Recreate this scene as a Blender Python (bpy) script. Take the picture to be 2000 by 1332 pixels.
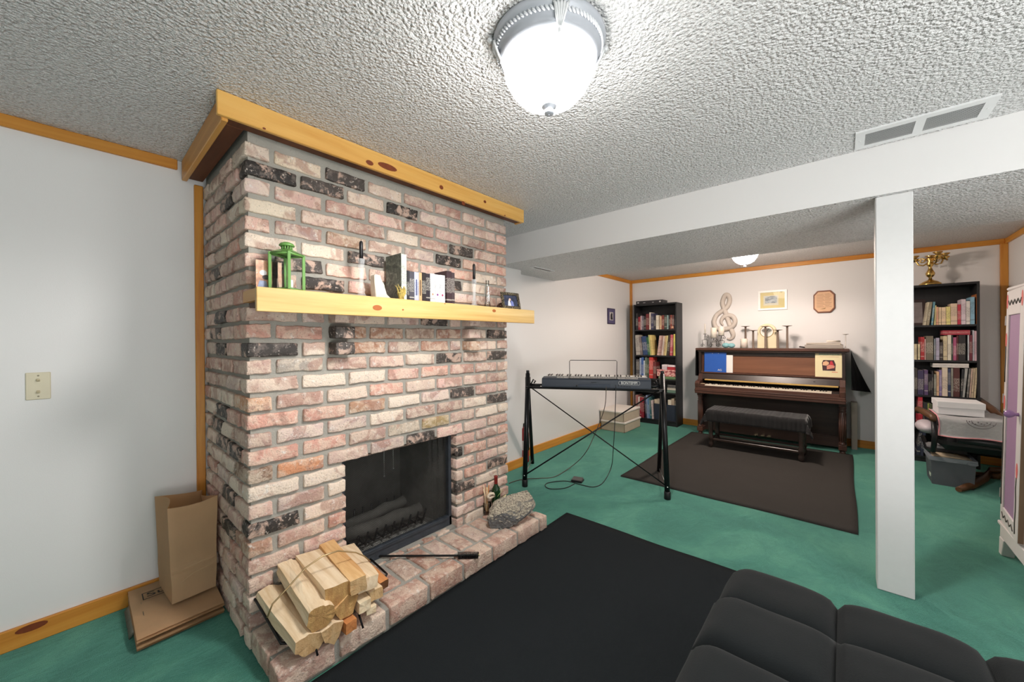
import bpy, bmesh, math, random
from mathutils import Vector, Matrix, noise
R = math.radians
for o in list(bpy.data.objects): bpy.data.objects.remove(o)
SC = bpy.context.scene
COL = SC.collection
# ---------------------------------------------------------------- camera
CZ, YAW, PIT, ROL, FPX = 1.2887, 0.7178, -0.0027, -0.0077, 742.63
_f = Vector((-math.sin(YAW)*math.cos(PIT), math.cos(YAW)*math.cos(PIT), math.sin(PIT)))
_r = Vector((math.cos(YAW), math.sin(YAW), 0)); _u = _r.cross(_f)
CR = _r*math.cos(ROL)+_u*math.sin(ROL); CU = -_r*math.sin(ROL)+_u*math.cos(ROL); CF = _f
cam = bpy.data.objects.new('camera', bpy.data.cameras.new('camera')); COL.objects.link(cam)
cam.matrix_world = Matrix(((CR.x, CU.x, -CF.x, 0), (CR.y, CU.y, -CF.y, 0), (CR.z, CU.z, -CF.z, CZ), (0, 0, 0, 1)))
cam.data.sensor_width = 36; cam.data.lens = FPX/2000*36; cam.data.clip_start = .02
SC.camera = cam
def at(ax, val, x, y):
    """the point of a world plane (axis = val) that the photograph shows at pixel x, y"""
    d = CF+CR*((x-1000)/FPX)+CU*((666-y)/FPX); o = Vector((0, 0, CZ)); i = 'xyz'.index(ax)
    return o+d*((val-o[i])/d[i])
def atp(p, n, x, y):
    d = CF+CR*((x-1000)/FPX)+CU*((666-y)/FPX); o = Vector((0, 0, CZ)); n = Vector(n)
    return o+d*((Vector(p)-o).dot(n)/d.dot(n))
# ---------------------------------------------------------------- light and exposure
SC.view_settings.view_transform = 'Standard'; SC.view_settings.look = 'None'
SC.view_settings.gamma = 1; SC.view_settings.use_curve_mapping = False
SC.view_settings.exposure = -0.10
LAMP, FARLAMP, LAMPW, FARW = 34.0, 160.0, 72.0, 66.0       # radiance of the lamp bowls
w = bpy.data.worlds.new('world'); SC.world = w; w.use_nodes = True
w.node_tree.nodes['Background'].inputs[0].default_value = (.9, .95, 1, 1)
w.node_tree.nodes['Background'].inputs[1].default_value = .1
def area(name, loc, rot, sx, sy, watts, col=(1, 1, 1)):
    l = bpy.data.lights.new(name, 'AREA'); l.shape = 'RECTANGLE'; l.size = sx; l.size_y = sy; l.energy = watts; l.color = col
    o = bpy.data.objects.new(name, l); COL.objects.link(o); o.location = loc; o.rotation_euler = tuple(R(a) for a in rot); return o
# unseen upward fill light, added to brighten the ceilings of both halves of the room
area('ceiling_fill', (1.75, .35, .45), (180-14, 0, 55), 1.5, 1.5, 108, (1, .99, .97))
# two unseen fill lights added overhead behind the camera, without fixtures
for q in ((1.6, -1.4, 2.1), (1.75, 1.2, 2.1)): area('rear_fill', q, (0, 0, 0), .4, .4, 8, (1, .97, .93))
# ---------------------------------------------------------------- helpers
class MB:
    def __init__(s): s.b = bmesh.new()
    def _mi(s, fs, mi, sm=False):
        for f in fs: f.material_index = mi; f.smooth = sm
    def box(s, a, b, mi=0, bev=0, M=None, seg=1):
        x0, x1 = sorted((a[0], b[0])); y0, y1 = sorted((a[1], b[1])); z0, z1 = sorted((a[2], b[2]))
        v = [s.b.verts.new(p) for p in ((x0,y0,z0),(x1,y0,z0),(x1,y1,z0),(x0,y1,z0),(x0,y0,z1),(x1,y0,z1),(x1,y1,z1),(x0,y1,z1))]
        f = [s.b.faces.new([v[i] for i in q]) for q in ((0,3,2,1),(4,5,6,7),(0,1,5,4),(1,2,6,5),(2,3,7,6),(3,0,4,7))]
        s._mi(f, mi)
        if bev:
            e = list({e for q in f for e in q.edges})
            r = bmesh.ops.bevel(s.b, geom=e, offset=bev, segments=seg, affect='EDGES', profile=.5)
            s._mi(r['faces'], mi)
            v = list({x for q in r['faces'] for x in q.verts} | {x for x in v if x.is_valid})
        if M: bmesh.ops.transform(s.b, matrix=M, verts=v)
        return s
    def prism(s, pts, ext, mi=0, bev=0, capmi=None):
        """polygon of 3D points pushed along the vector ext"""
        ext = Vector(ext); a = [s.b.verts.new(p) for p in pts]; b = [s.b.verts.new(Vector(p)+ext) for p in pts]; n = len(a)
        f = [s.b.faces.new(a), s.b.faces.new(b[::-1])]; sd = [s.b.faces.new((a[i], b[i], b[(i+1) % n], a[(i+1) % n])) for i in range(n)]
        s._mi(f, mi if capmi is None else capmi); s._mi(sd, mi)
        bmesh.ops.recalc_face_normals(s.b, faces=f+sd)
        if bev:
            e = list({e for q in f+sd for e in q.edges})
            r = bmesh.ops.bevel(s.b, geom=e, offset=bev, segments=1, affect='EDGES'); s._mi(r['faces'], mi)
        return s
    def cone(s, p0, p1, r0, r1=None, seg=12, mi=0, cap=True, sm=True):
        r1 = r0 if r1 is None else r1; p0 = Vector(p0); p1 = Vector(p1); d = (p1-p0).normalized()
        t = Vector((0, 0, 1)) if abs(d.z) < .9 else Vector((1, 0, 0)); u = d.cross(t).normalized(); v = d.cross(u)
        A = []; B = []
        for i in range(seg):
            c = u*math.cos(2*math.pi*i/seg)+v*math.sin(2*math.pi*i/seg)
            A.append(s.b.verts.new(p0+c*r0)); B.append(s.b.verts.new(p1+c*r1))
        sd = [s.b.faces.new((A[i], A[(i+1) % seg], B[(i+1) % seg], B[i])) for i in range(seg)]
        s._mi(sd, mi, sm)
        if cap: s._mi([s.b.faces.new(A[::-1]), s.b.faces.new(B)], mi)
        return s
    def tube(s, pts, r, seg=6, mi=0, closed=False, radii=None):
        pts = [Vector(p) for p in pts]; n = len(pts); rings = []; up = None
        for i, p in enumerate(pts):
            if closed: d = pts[(i+1) % n]-pts[i-1]
            else: d = pts[min(i+1, n-1)]-pts[max(i-1, 0)]
            d.normalize()
            if up is None:
                up = Vector((0, 0, 1)) if abs(d.z) < .9 else Vector((1, 0, 0))
            u = (up-d*up.dot(d)); u = u.normalized() if u.length > 1e-6 else d.orthogonal().normalized(); v = d.cross(u); up = u
            q = radii[i] if radii else r
            rings.append([s.b.verts.new(p+(u*math.cos(2*math.pi*k/seg)+v*math.sin(2*math.pi*k/seg))*q) for k in range(seg)])
        m = n if closed else n-1; fs = []
        for i in range(m):
            a, b = rings[i], rings[(i+1) % n]
            fs += [s.b.faces.new((a[k], a[(k+1) % seg], b[(k+1) % seg], b[k])) for k in range(seg)]
        s._mi(fs, mi, True)
        if not closed: s._mi([s.b.faces.new(rings[0][::-1]), s.b.faces.new(rings[-1])], mi)
        return s
    def lathe(s, prof, c=(0, 0, 0), seg=24, mi=0, M=None, cap=True, sm=True):
        c = Vector(c); rings = []; vs = []
        for r, z in prof:
            rg = [s.b.verts.new(c+Vector((r*math.cos(2*math.pi*k/seg), r*math.sin(2*math.pi*k/seg), z))) for k in range(seg)]; rings.append(rg); vs += rg
        fs = []
        for a, b in zip(rings, rings[1:]): fs += [s.b.faces.new((a[k], a[(k+1) % seg], b[(k+1) % seg], b[k])) for k in range(seg)]
        s._mi(fs, mi, sm)
        if cap: s._mi([s.b.faces.new(rings[0][::-1]), s.b.faces.new(rings[-1])], mi)
        if M: bmesh.ops.transform(s.b, matrix=M, verts=vs)
        return s
    def ball(s, c, r, mi=0, seg=12, rings=8, M=None):
        r = r if hasattr(r, '__len__') else (r, r, r)
        g = bmesh.ops.create_uvsphere(s.b, u_segments=seg, v_segments=rings, radius=1)['verts']
        T = Matrix.Translation(c) @ (M or Matrix()) @ Matrix.Diagonal((r[0], r[1], r[2], 1))
        bmesh.ops.transform(s.b, matrix=T, verts=g); s._mi({f for v in g for f in v.link_faces}, mi, True); return s
    def sheet(s, fn, nu, nv, mi=0, sm=True, th=0):
        """surface fn(u,v); th gives it thickness"""
        V = [[s.b.verts.new(fn(i/nu, j/nv)) for j in range(nv+1)] for i in range(nu+1)]
        fs = [s.b.faces.new((V[i][j], V[i+1][j], V[i+1][j+1], V[i][j+1])) for i in range(nu) for j in range(nv)]
        s._mi(fs, mi, sm)
        if th: bmesh.ops.solidify(s.b, geom=fs, thickness=th)
        return s
    def mesh(s, name, mats, M=None):
        if M: bmesh.ops.transform(s.b, matrix=M, verts=s.b.verts)
        me = bpy.data.meshes.new(name); s.b.to_mesh(me); s.b.free()
        for m in (mats if isinstance(mats, (list, tuple)) else [mats]): me.materials.append(m)
        return me
def put(name, me, parent=None):
    o = bpy.data.objects.new(name, me); COL.objects.link(o)
    if parent: o.parent = parent
    return o
def tag(o, label=None, cat=None, group=None, kind=None, color=None):
    if label: o['label'] = label
    if cat: o['category'] = cat
    if group: o['group'] = group
    if kind: o['kind'] = kind
    if color: o.color = (*color, 1)
    return o
def thing(name, label, cat, loc=(0, 0, 0), rz=0, group=None, rot=None):
    o = bpy.data.objects.new(name, None); COL.objects.link(o); o.location = loc
    o.rotation_euler = rot or (0, 0, rz); o.empty_display_size = .05
    return tag(o, label, cat, group)
def part(name, mb, mats, parent, color=None, kind=None, label=None):
    o = put(name, mb.mesh(name, mats), parent); return tag(o, label, None, None, kind, color)
def wpart(name, mb, mats, parent, **k):
    """part whose mesh was made in world coordinates"""
    bpy.context.view_layer.update(); root = parent
    o = part(name, mb, mats, parent, **k); o.matrix_parent_inverse = Matrix()
    M = Matrix(); q = parent; chain = []
    while q: chain.append(q.matrix_basis.copy()); q = q.parent
    for m in chain[::-1]: M = M @ m
    o.data.transform(M.inverted()); return o
def solo(name, mb, mats, label, cat, loc=None, group=None, color=None, rot=None):
    """a thing that is one mesh; mesh in world coordinates unless rot is given, origin moved to loc"""
    me = mb.mesh(name, mats); o = put(name, me)
    if loc is not None:
        if rot is None: me.transform(Matrix.Translation(-Vector(loc)))
        o.location = loc
        if rot: o.rotation_euler = rot
    return tag(o, label, cat, group, None, color)
def struct(name, mb, mats, parent=None):
    o = put(name, mb.mesh(name, mats), parent)
    if not parent: o['kind'] = 'structure'
    return o
# ---------------------------------------------------------------- materials
def s2l(c): return tuple((x/255/12.92 if x/255 <= .04045 else ((x/255+.055)/1.055)**2.4) for x in c)
class NT:
    def __init__(s, name):
        s.m = bpy.data.materials.new(name); s.m.use_nodes = True; s.t = s.m.node_tree; s.n = s.t.nodes; s.p = s.n['Principled BSDF']; s._tc = None
    def L(s, a, b): s.t.links.new(a, b)
    def N(s, ty, **k):
        n = s.n.new(ty)
        for q, v in k.items(): setattr(n, q, v)
        return n
    def tc(s, k='Object'):
        if not s._tc: s._tc = s.N('ShaderNodeTexCoord')
        return s._tc.outputs[k]
    def vec(s, scale=(1, 1, 1), k='Object', rnd=False):
        m = s.N('ShaderNodeMapping'); m.inputs['Scale'].default_value = scale; s.L(s.tc(k), m.inputs[0])
        if rnd:
            oi = s.N('ShaderNodeObjectInfo'); cm = s.N('ShaderNodeVectorMath', operation='SCALE'); cm.inputs[0].default_value = (37, 19, 53); s.L(oi.outputs['Random'], cm.inputs['Scale'])
            ad = s.N('ShaderNodeVectorMath', operation='ADD'); s.L(m.outputs[0], ad.inputs[0]); s.L(cm.outputs[0], ad.inputs[1]); return ad.outputs[0]
        return m.outputs[0]
    def noise(s, v, scale=5, det=4, rough=.6, dist=0, out=0):
        n = s.N('ShaderNodeTexNoise'); n.inputs['Scale'].default_value = scale; n.inputs['Detail'].default_value = det; n.inputs['Roughness'].default_value = rough; n.inputs['Distortion'].default_value = dist
        s.L(v, n.inputs['Vector']); return n.outputs[out]
    def ramp(s, f, stops):
        r = s.N('ShaderNodeValToRGB'); e = r.color_ramp.elements
        while len(e) < len(stops): e.new(.5)
        for q, (p, c) in zip(e, stops): q.position = p; q.color = (*c, 1) if len(c) == 3 else c
        s.L(f, r.inputs[0]); return r.outputs[0]
    def mix(s, f, a, b, mode='MIX'):
        m = s.N('ShaderNodeMix', data_type='RGBA', blend_type=mode)
        for v, i in ((f, 0), (a, 6), (b, 7)):
            if hasattr(v, 'is_output'): s.L(v, m.inputs[i])
            else: m.inputs[i].default_value = v if i == 0 else (*v, 1)
        return m.outputs[2]
    def math(s, op, a, b=0):
        m = s.N('ShaderNodeMath', operation=op)
        for v, i in ((a, 0), (b, 1)):
            if hasattr(v, 'is_output'): s.L(v, m.inputs[i])
            else: m.inputs[i].default_value = v
        return m.outputs[0]
    def bump(s, h, st=.3, d=.01, prev=None):
        b = s.N('ShaderNodeBump'); b.inputs['Strength'].default_value = st; b.inputs['Distance'].default_value = d; s.L(h, b.inputs['Height'])
        if prev: s.L(prev, b.inputs['Normal'])
        return b.outputs[0]
    def done(s, col=None, rough=.5, nrm=None, metal=0, **k):
        if col is not None:
            if hasattr(col, 'is_output'): s.L(col, s.p.inputs['Base Color'])
            else: s.p.inputs['Base Color'].default_value = (*col, 1)
        if hasattr(rough, 'is_output'): s.L(rough, s.p.inputs['Roughness'])
        else: s.p.inputs['Roughness'].default_value = rough
        s.p.inputs['Metallic'].default_value = metal
        if nrm: s.L(nrm, s.p.inputs['Normal'])
        for q, v in k.items(): s.p.inputs[q.replace('_', ' ')].default_value = v
        return s.m
_MC = {}
def plain(name, c, rough=.5, metal=0, var=.06, scale=25, bump=0, srgb=True, **k):
    """simple surface: one colour, a little mottling, optional fine relief"""
    if name in _MC: return _MC[name]
    t = NT(name); c = s2l(c) if srgb else c; v = t.vec()
    n = t.noise(v, scale, 3)
    col = t.mix(n, tuple(x*(1-var) for x in c), tuple(min(1, x*(1+var)) for x in c))
    nr = t.bump(t.noise(v, scale*8, 3), bump, .004) if bump else None
    _MC[name] = t.done(col, rough, nr, metal, **k); return _MC[name]
def objcol(name, rough=.6, var=.12, scale=30, bump=0, **k):
    if name in _MC: return _MC[name]
    t = NT(name); oi = t.N('ShaderNodeObjectInfo'); n = t.noise(t.vec(rnd=True), scale, 3)
    col = t.mix(t.math('MULTIPLY', n, var*2), oi.outputs['Color'], (0, 0, 0))
    nr = t.bump(t.noise(t.vec(), scale*6, 3), bump, .004) if bump else None
    _MC[name] = t.done(col, rough, nr, **k); return _MC[name]
def wood(name, a, b, axis=1, rough=.45, ring=14, fine=1.0, c=None):
    if name in _MC: return _MC[name]
    t = NT(name); sc = [1, 1, 1]; sc[axis] = .06; v = t.vec(sc, rnd=True)
    w1 = t.noise(v, ring, 5, .62, 1.2); w2 = t.noise(v, ring*9, 4, .7)
    col = t.ramp(w1, [(.32, s2l(a)), (.5, s2l(c or tuple((p+q)/2 for p, q in zip(a, b)))), (.68, s2l(b))])
    col = t.mix(t.math('MULTIPLY', w2, .35*fine), col, tuple(x*.45 for x in s2l(b)), 'MIX')
    _MC[name] = t.done(col, rough, t.bump(w2, .06, .002)); return _MC[name]

def m_wall():
    t = NT('wall_paint'); v = t.vec(); n = t.noise(v, 230, 3); n2 = t.noise(v, 1.1, 2)
    return t.done(t.mix(n2, (.80, .79, .79), (.83, .82, .815)), .55, t.bump(n, .12, .002))
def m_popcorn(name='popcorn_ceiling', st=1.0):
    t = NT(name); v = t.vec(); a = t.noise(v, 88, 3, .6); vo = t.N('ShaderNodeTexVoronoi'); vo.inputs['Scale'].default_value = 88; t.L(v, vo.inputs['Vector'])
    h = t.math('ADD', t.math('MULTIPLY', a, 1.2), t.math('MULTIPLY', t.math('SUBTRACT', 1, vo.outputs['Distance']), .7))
    col = t.ramp(a, [(.36, (.68, .68, .68)), (.48, (.92, .92, .92)), (.58, (.97, .97, .97))])  # low gaps painted greyer for the shade between the grains
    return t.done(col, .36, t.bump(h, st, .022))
def m_carpet():
    t = NT('green_carpet'); v = t.vec(); big = t.noise(t.vec((1, 1, 1)), 1.5, 4, .6, .6); mid = t.noise(t.vec((1.6, .8, 1)), 6, 5, .65, .5); fi = t.noise(v, 330, 2)
    c = t.ramp(big, [(.40, (.014, .098, .075)), (.5, (.034, .168, .120)), (.585, (.080, .255, .175))])
    c = t.mix(t.math('MULTIPLY', t.ramp(mid, [(.38, (0, 0, 0)), (.62, (1, 1, 1))]), .55), c, (.012, .105, .088))
    c = t.mix(t.math('MULTIPLY', fi, .35), c, (.07, .24, .165))
    return t.done(c, .95, t.bump(fi, .7, .006, t.bump(mid, .4, .02)), Sheen_Weight=.9, Sheen_Roughness=.35, Sheen_Tint=(.35, .85, .68, 1))
def m_brick(name='old_brick', dark=False):
    t = NT(name); oi = t.N('ShaderNodeObjectInfo'); v = t.vec(rnd=True); base = oi.outputs['Color']; fl = oi.outputs['Alpha']
    n1 = t.noise(v, 16, 4, .62, .5); n2 = t.noise(v, 40, 5, .7); n3 = t.noise(v, 9, 2, .5, 1.0); n4 = t.noise(v, 120, 3, .6)
    c = t.mix(t.ramp(n1, [(.42, (0, 0, 0)), (.56, (1, 1, 1))]), base, t.mix(.5, base, (.84, .70, .56)))
    c = t.mix(t.math('MULTIPLY', t.ramp(n3, [(.54, (0, 0, 0)), (.62, (1, 1, 1))]), .6), c, (.40, .21, .16))
    c = t.mix(t.math('MULTIPLY', t.ramp(n2, [(.57, (0, 0, 0)), (.70, (1, 1, 1))]), .7), c, (.86, .82, .77))
    c = t.mix(t.math('MULTIPLY', t.ramp(n4, [(.30, (1, 1, 1)), (.40, (0, 0, 0))]), .55), c, (.12, .09, .07))
    return t.done(c, .85, t.bump(n4, .8, .006, t.bump(n2, .7, .010)))
def m_dbrick():
    t = NT('charred_brick'); v = t.vec(rnd=True); oi = t.N('ShaderNodeObjectInfo'); n1 = t.noise(v, 14, 4, .65, .5); n2 = t.noise(v, 70, 4, .7)
    n3 = t.noise(v, 30, 3, .6); c = t.mix(t.ramp(n3, [(.50, (0, 0, 0)), (.66, (1, 1, 1))]), oi.outputs['Color'], (.15, .12, .105)); c = t.mix(t.ramp(n1, [(.52, (0, 0, 0)), (.60, (1, 1, 1))]), c, (.50, .35, .28))
    c = t.mix(t.ramp(n2, [(.60, (0, 0, 0)), (.68, (1, 1, 1))]), c, (.60, .52, .46))
    return t.done(c, .6, t.bump(n2, .8, .006))
def m_mortar():
    t = NT('mortar'); v = t.vec(); n = t.noise(v, 90, 4, .7); n2 = t.noise(v, 6, 3)
    c = t.mix(n2, (.30, .285, .25), (.42, .40, .355)); c = t.mix(t.ramp(n, [(.62, (0, 0, 0)), (.75, (1, 1, 1))]), c, (.2, .19, .17))
    return t.done(c, .95, t.bump(n, .8, .006))
def emis(name, c, s):
    t = NT(name); e = t.N('ShaderNodeEmission'); e.inputs[0].default_value = (*c, 1); e.inputs[1].default_value = s
    t.L(e.outputs[0], t.n['Material Output'].inputs[0]); return t.m
def glass(name, c=(1, 1, 1), ior=1.45, rough=.02):
    t = NT(name); return t.done(c, rough, None, 0, Transmission_Weight=1.0, IOR=ior)
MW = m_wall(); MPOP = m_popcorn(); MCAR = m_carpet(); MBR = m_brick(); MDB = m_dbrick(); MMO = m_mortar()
PINE = [wood('pine_trim_%s' % 'xyz'[i], (224, 160, 70), (196, 122, 42), i, .4, 12, .45, (212, 144, 56)) for i in range(3)]
PINEL = wood('pine_mantel', (230, 198, 136), (206, 160, 92), 1, .42, 11, .6, (220, 182, 114))
PINEC = wood('pine_crown', (240, 196, 118), (216, 156, 74), 1, .42, 9, .35, (230, 178, 96))
PINECX = wood('pine_crown_side', (222, 168, 92), (196, 132, 58), 0, .42, 9, .4, (212, 152, 74))
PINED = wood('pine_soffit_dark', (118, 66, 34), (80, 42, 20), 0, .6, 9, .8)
KNOT = plain('wood_knot', (122, 56, 22), .5, var=.35, scale=60)
WHITE = plain('white_metal', (226, 227, 228), .4, var=.02)
WHITEP = plain('white_paint', (222, 222, 222), .5, var=.03)
BLACK = plain('black_plastic', (22, 23, 26), .45, var=.2)
BLKM = plain('black_metal', (16, 17, 19), .38, .3, var=.2)
PAPER = plain('white_paper', (235, 233, 228), .7, var=.03)
CREAMP = plain('page_edges', (222, 212, 190), .8, var=.08, scale=90)
GLASS = glass('clear_glass'); CRYST = glass('cut_crystal', (1, 1, 1), 1.52, .01)
def pane(name, refl=.03, tint=(.98, .99, .99), rough=.02, ior=None):
    t = NT(name); tr = t.N('ShaderNodeBsdfTransparent'); tr.inputs[0].default_value = (*tint, 1); gl = t.N('ShaderNodeBsdfGlossy'); gl.inputs['Roughness'].default_value = rough; mx = t.N('ShaderNodeMixShader')
    fr = t.N('ShaderNodeFresnel'); fr.inputs[0].default_value = 1.10 if ior is None else ior; f = t.math('ADD', fr.outputs[0], refl*.4); t.L(f, mx.inputs[0]); t.L(tr.outputs[0], mx.inputs[1]); t.L(gl.outputs[0], mx.inputs[2]); t.L(mx.outputs[0], t.n['Material Output'].inputs[0]); return t.m
THIN = pane('pane_glass'); GLASS = pane('clear_glass', .03, (.95, .97, .97), .02, 1.3)
def m_crystal():
    t = NT('cut_crystal'); t.done((.86, .87, .88), .08, None, 0, IOR=1.6); tr = t.N('ShaderNodeBsdfTransparent'); mx = t.N('ShaderNodeMixShader'); mx.inputs[0].default_value = .24
    t.L(tr.outputs[0], mx.inputs[1]); t.L(t.p.outputs[0], mx.inputs[2]); t.L(mx.outputs[0], t.n['Material Output'].inputs[0]); return t.m
CRYST = m_crystal()
# ================================================================ room
XL, YB, ZC, XR = -2.652, 6.022, 2.25, 1.214
Y1, Y2, ZS = 2.66, 3.838, 2.003
CX, CY0, CY1 = -1.865, .463, 2.084      # chimney front plane, left and right sides
XN, YN = 2.7, -3.0                      # unseen right and rear walls of the near room
struct('floor', MB().box((XL-.1, YN-.1, -.1), (XN+.1, YB+.1, 0)), MCAR)
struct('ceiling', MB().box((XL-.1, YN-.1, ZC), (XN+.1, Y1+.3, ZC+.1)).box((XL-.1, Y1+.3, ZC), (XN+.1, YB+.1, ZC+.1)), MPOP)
struct('wall_left', MB().box((XL-.1, YN-.1, 0), (XL, YB+.1, ZC)), MW)
struct('wall_back', MB().box((XL, YB, 0), (XR+.1, YB+.1, ZC)), MW)
struct('wall_right', MB().box((XR, Y1+.6, 0), (XR+.1, YB, ZC)).box((XR+.1, Y1+.6, 0), (XN, Y1+.7, ZC)).box((XN, YN, 0), (XN+.1, Y1+.7, ZC)), MW)
struct('wall_rear', MB().box((XL, YN-.1, 0), (XN, YN, ZC)), MW)
struct('wall_jog', MB().box((XL, CY1-.02, 0), (-2.492, 3.0, ZS)), MW)
# dropped soffit: painted front face, textured underside
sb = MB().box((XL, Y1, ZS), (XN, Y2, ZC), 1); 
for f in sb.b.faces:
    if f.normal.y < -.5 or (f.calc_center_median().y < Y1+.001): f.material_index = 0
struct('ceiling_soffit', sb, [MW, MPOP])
post = MB().box((.1226, 2.686, 0), (.257, 2.804, ZS), 0, .004)
struct('post', post, WHITEP)
def board(name, a, b, m, bev=.003): return struct(name, MB().box(a, b, 0, bev), m)
T = .018
board('baseboard_left', (XL, YN, 0), (XL+T, CY0-.041, .088), PINE[1])
board('baseboard_jog', (-2.492, CY1, 0), (-2.492+T, 3.0+T, .088), PINE[1])
board('baseboard_far_left', (XL, 3.0+T, 0), (XL+T, YB, .088), PINE[1])
board('baseboard_back', (XL+T, YB-T, 0), (XR, YB, .088), PINE[0])
board('baseboard_right', (XR-T, Y1+.6, 0), (XR, YB-T, .088), PINE[1])
board('trim_1', (XL, YN, ZC-.052), (XL+T, .356, ZC), PINE[1])
board('trim_2', (XL, Y2, ZC-.052), (XL+T, YB, ZC), PINE[1])
board('trim_3', (XL+T, YB-T, ZC-.052), (XR-T, YB, ZC), PINE[0])
board('trim_4', (XR-T, Y2, ZC-.052), (XR, YB, ZC), PINE[1])
board('trim_5', (XL+.001, YB-.036, .088), (XL+.034, YB-.001, ZC-.052), PINE[2])
board('trim_6', (XR-.05, YB-.034, .088), (XR-.001, YB-.001, ZC-.052), PINE[2])
board('trim_7', (XL, CY0-.040, 0), (XL+.02, CY0-.002, 2.14), PINE[2])
# chimney crown boxing against the ceiling
cf = board('trim_8', (-1.80, .355, ZC-.095), (-1.78, 2.185, ZC-.001), PINEC)
board('trim_9', (XL+T, .372, ZC-.105), (-1.80, .394, ZC-.001), PINECX)
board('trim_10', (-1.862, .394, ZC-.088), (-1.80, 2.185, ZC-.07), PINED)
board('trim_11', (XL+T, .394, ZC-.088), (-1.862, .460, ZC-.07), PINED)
board('trim_12', (-1.86, 2.165, ZC-.095), (-1.80, 2.185, ZC-.001), PINECX)
for i, (px, py, w_, h_) in enumerate([(757, 326, .055, .016), (722, 318, .02, .012), (862, 366, .014, .012), (905, 397, .014, .012), (947, 394, .012, .009), (986, 421, .006, .005), (516, 251, .006, .004)]):
    p = at('x', -1.7795, px, py)
    k = MB().lathe([(1, 0), (1, .0012)], seg=14, M=Matrix.Translation(p) @ Matrix.Rotation(R(90), 4, 'Y') @ Matrix.Diagonal((h_, w_, 1, 1)))
    o = part('knot', k, KNOT, cf)
for px, py, w_, h_ in [(62, 1225, .045, .015)]:
    p = at('x', XL+T+.0005, px, py)
    part('knot', MB().lathe([(1, 0), (1, .001)], seg=14, M=Matrix.Translation(p) @ Matrix.Rotation(R(90), 4, 'Y') @ Matrix.Diagonal((h_, w_, 1, 1))), KNOT, bpy.data.objects['baseboard_left'])
# ================================================================ chimney, bricks one by one
rnd = random.Random(7)
fp = thing('fireplace', 'brick chimney breast of worn salvaged bricks with an arched-soot firebox and dark screen'.replace('arched-soot ', 'sooty '), 'fireplace', (CX, 1.27, 0))
OY0, OY1, OZ1 = .875, 1.589, .69; IN = .014; HZ = .10
core = MB()
X0 = XL+.001
core.box((X0, CY0+IN, 0), (CX-IN, OY0-IN, ZC-.001)); core.box((X0, OY1+IN, 0), (CX-IN, CY1-IN, ZC-.001))
core.box((X0, OY0-IN, OZ1+.012), (CX-IN, OY1+IN, ZC-.001)); core.box((X0, OY0-IN, 0), (-2.36, OY1+IN, OZ1+.012)); core.box((-2.36, OY0-IN, 0), (CX-IN, OY1+IN, HZ))
wpart('mortar', core, MMO, fp)
_bm = {}
def brick_mesh(L, D, H, var):
    """worn brick, length L along Y, depth D along X, height H, centred"""
    key = (round(L, 3), round(D, 3), round(H, 3), var)
    if key in _bm: return _bm[key]
    q = random.Random(hash(key) & 0xffff); b = bmesh.new()
    gx, gy, gz = [[0, .006/e]+[.006/e+(1-.012/e)*i/n for i in range(1, n)]+[1-.006/e, 1] for e, n in ((D, max(2, int(D/.04))), (L, max(3, int(L/.025))), (H, 2))]
    nx, ny, nz = len(gx)-1, len(gy)-1, len(gz)-1
    vm = {}
    def V(i, j, k):
        if (i, j, k) not in vm:
            p = Vector((D*(gx[i]-.5), L*(gy[j]-.5), H*(gz[k]-.5))); r = .0055
            c = Vector([max(-e/2+r, min(e/2-r, v)) for v, e in zip(p, (D, L, H))])
            d = p-c
            if d.length > r: p = c+d.normalized()*r
            nn = noise.noise_vector(p*38+Vector((var*7.3, L*40, D*31)))
            ed = sum(abs(q_) > e/2-.012 for q_, e in zip(p, (D, L, H)))
            p = p+nn*(.0018 if ed < 2 else .0046)+noise.noise_vector(p*85+Vector((var*3.1, 5, 9)))*(.0012 if ed < 2 else .0030)
            vm[(i, j, k)] = b.verts.new(p)
        return vm[(i, j, k)]
    for i in range(nx):
        for j in range(ny):
            b.faces.new((V(i, j, 0), V(i, j+1, 0), V(i+1, j+1, 0), V(i+1, j, 0))); b.faces.new((V(i, j, nz), V(i+1, j, nz), V(i+1, j+1, nz), V(i, j+1, nz)))
    for i in range(nx):
        for k in range(nz):
            b.faces.new((V(i, 0, k), V(i+1, 0, k), V(i+1, 0, k+1), V(i, 0, k+1))); b.faces.new((V(i, ny, k), V(i, ny, k+1), V(i+1, ny, k+1), V(i+1, ny, k)))
    for j in range(ny):
        for k in range(nz):
            b.faces.new((V(0, j, k), V(0, j, k+1), V(0, j+1, k+1), V(0, j+1, k))); b.faces.new((V(nx, j, k), V(nx, j+1, k), V(nx, j+1, k+1), V(nx, j, k+1)))
    for f in b.faces: f.smooth = True
    me = bpy.data.meshes.new('brick'); b.to_mesh(me); b.free(); me.materials.append(MBR); _bm[key] = me; return me
PAL = [(.64, .41, .34), (.68, .48, .41), (.70, .53, .44), (.60, .36, .30), (.73, .60, .50), (.56, .37, .31), (.66, .50, .45), (.70, .45, .39), (.52, .39, .35), (.75, .62, .52), (.46, .30, .25), (.62, .33, .26)]
DARKF = [(524,331),(629,361),(677,343),(613,513),(635,550),(710,500),(789,407),(882,507),(904,489),(897,553),(530,681),(680,681),(972,652),(973,693),(881,697),(907,765),(973,775),(530,1040),(826,855),(975,900),(850,627),(904,942),(901,873),(660,645)]
DARKS = [(432,391),(413,525),(428,617),(416,649),(428,679),(430,798),(419,824),(431,860),(457,881),(443,965),(442,1029)]
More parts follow.
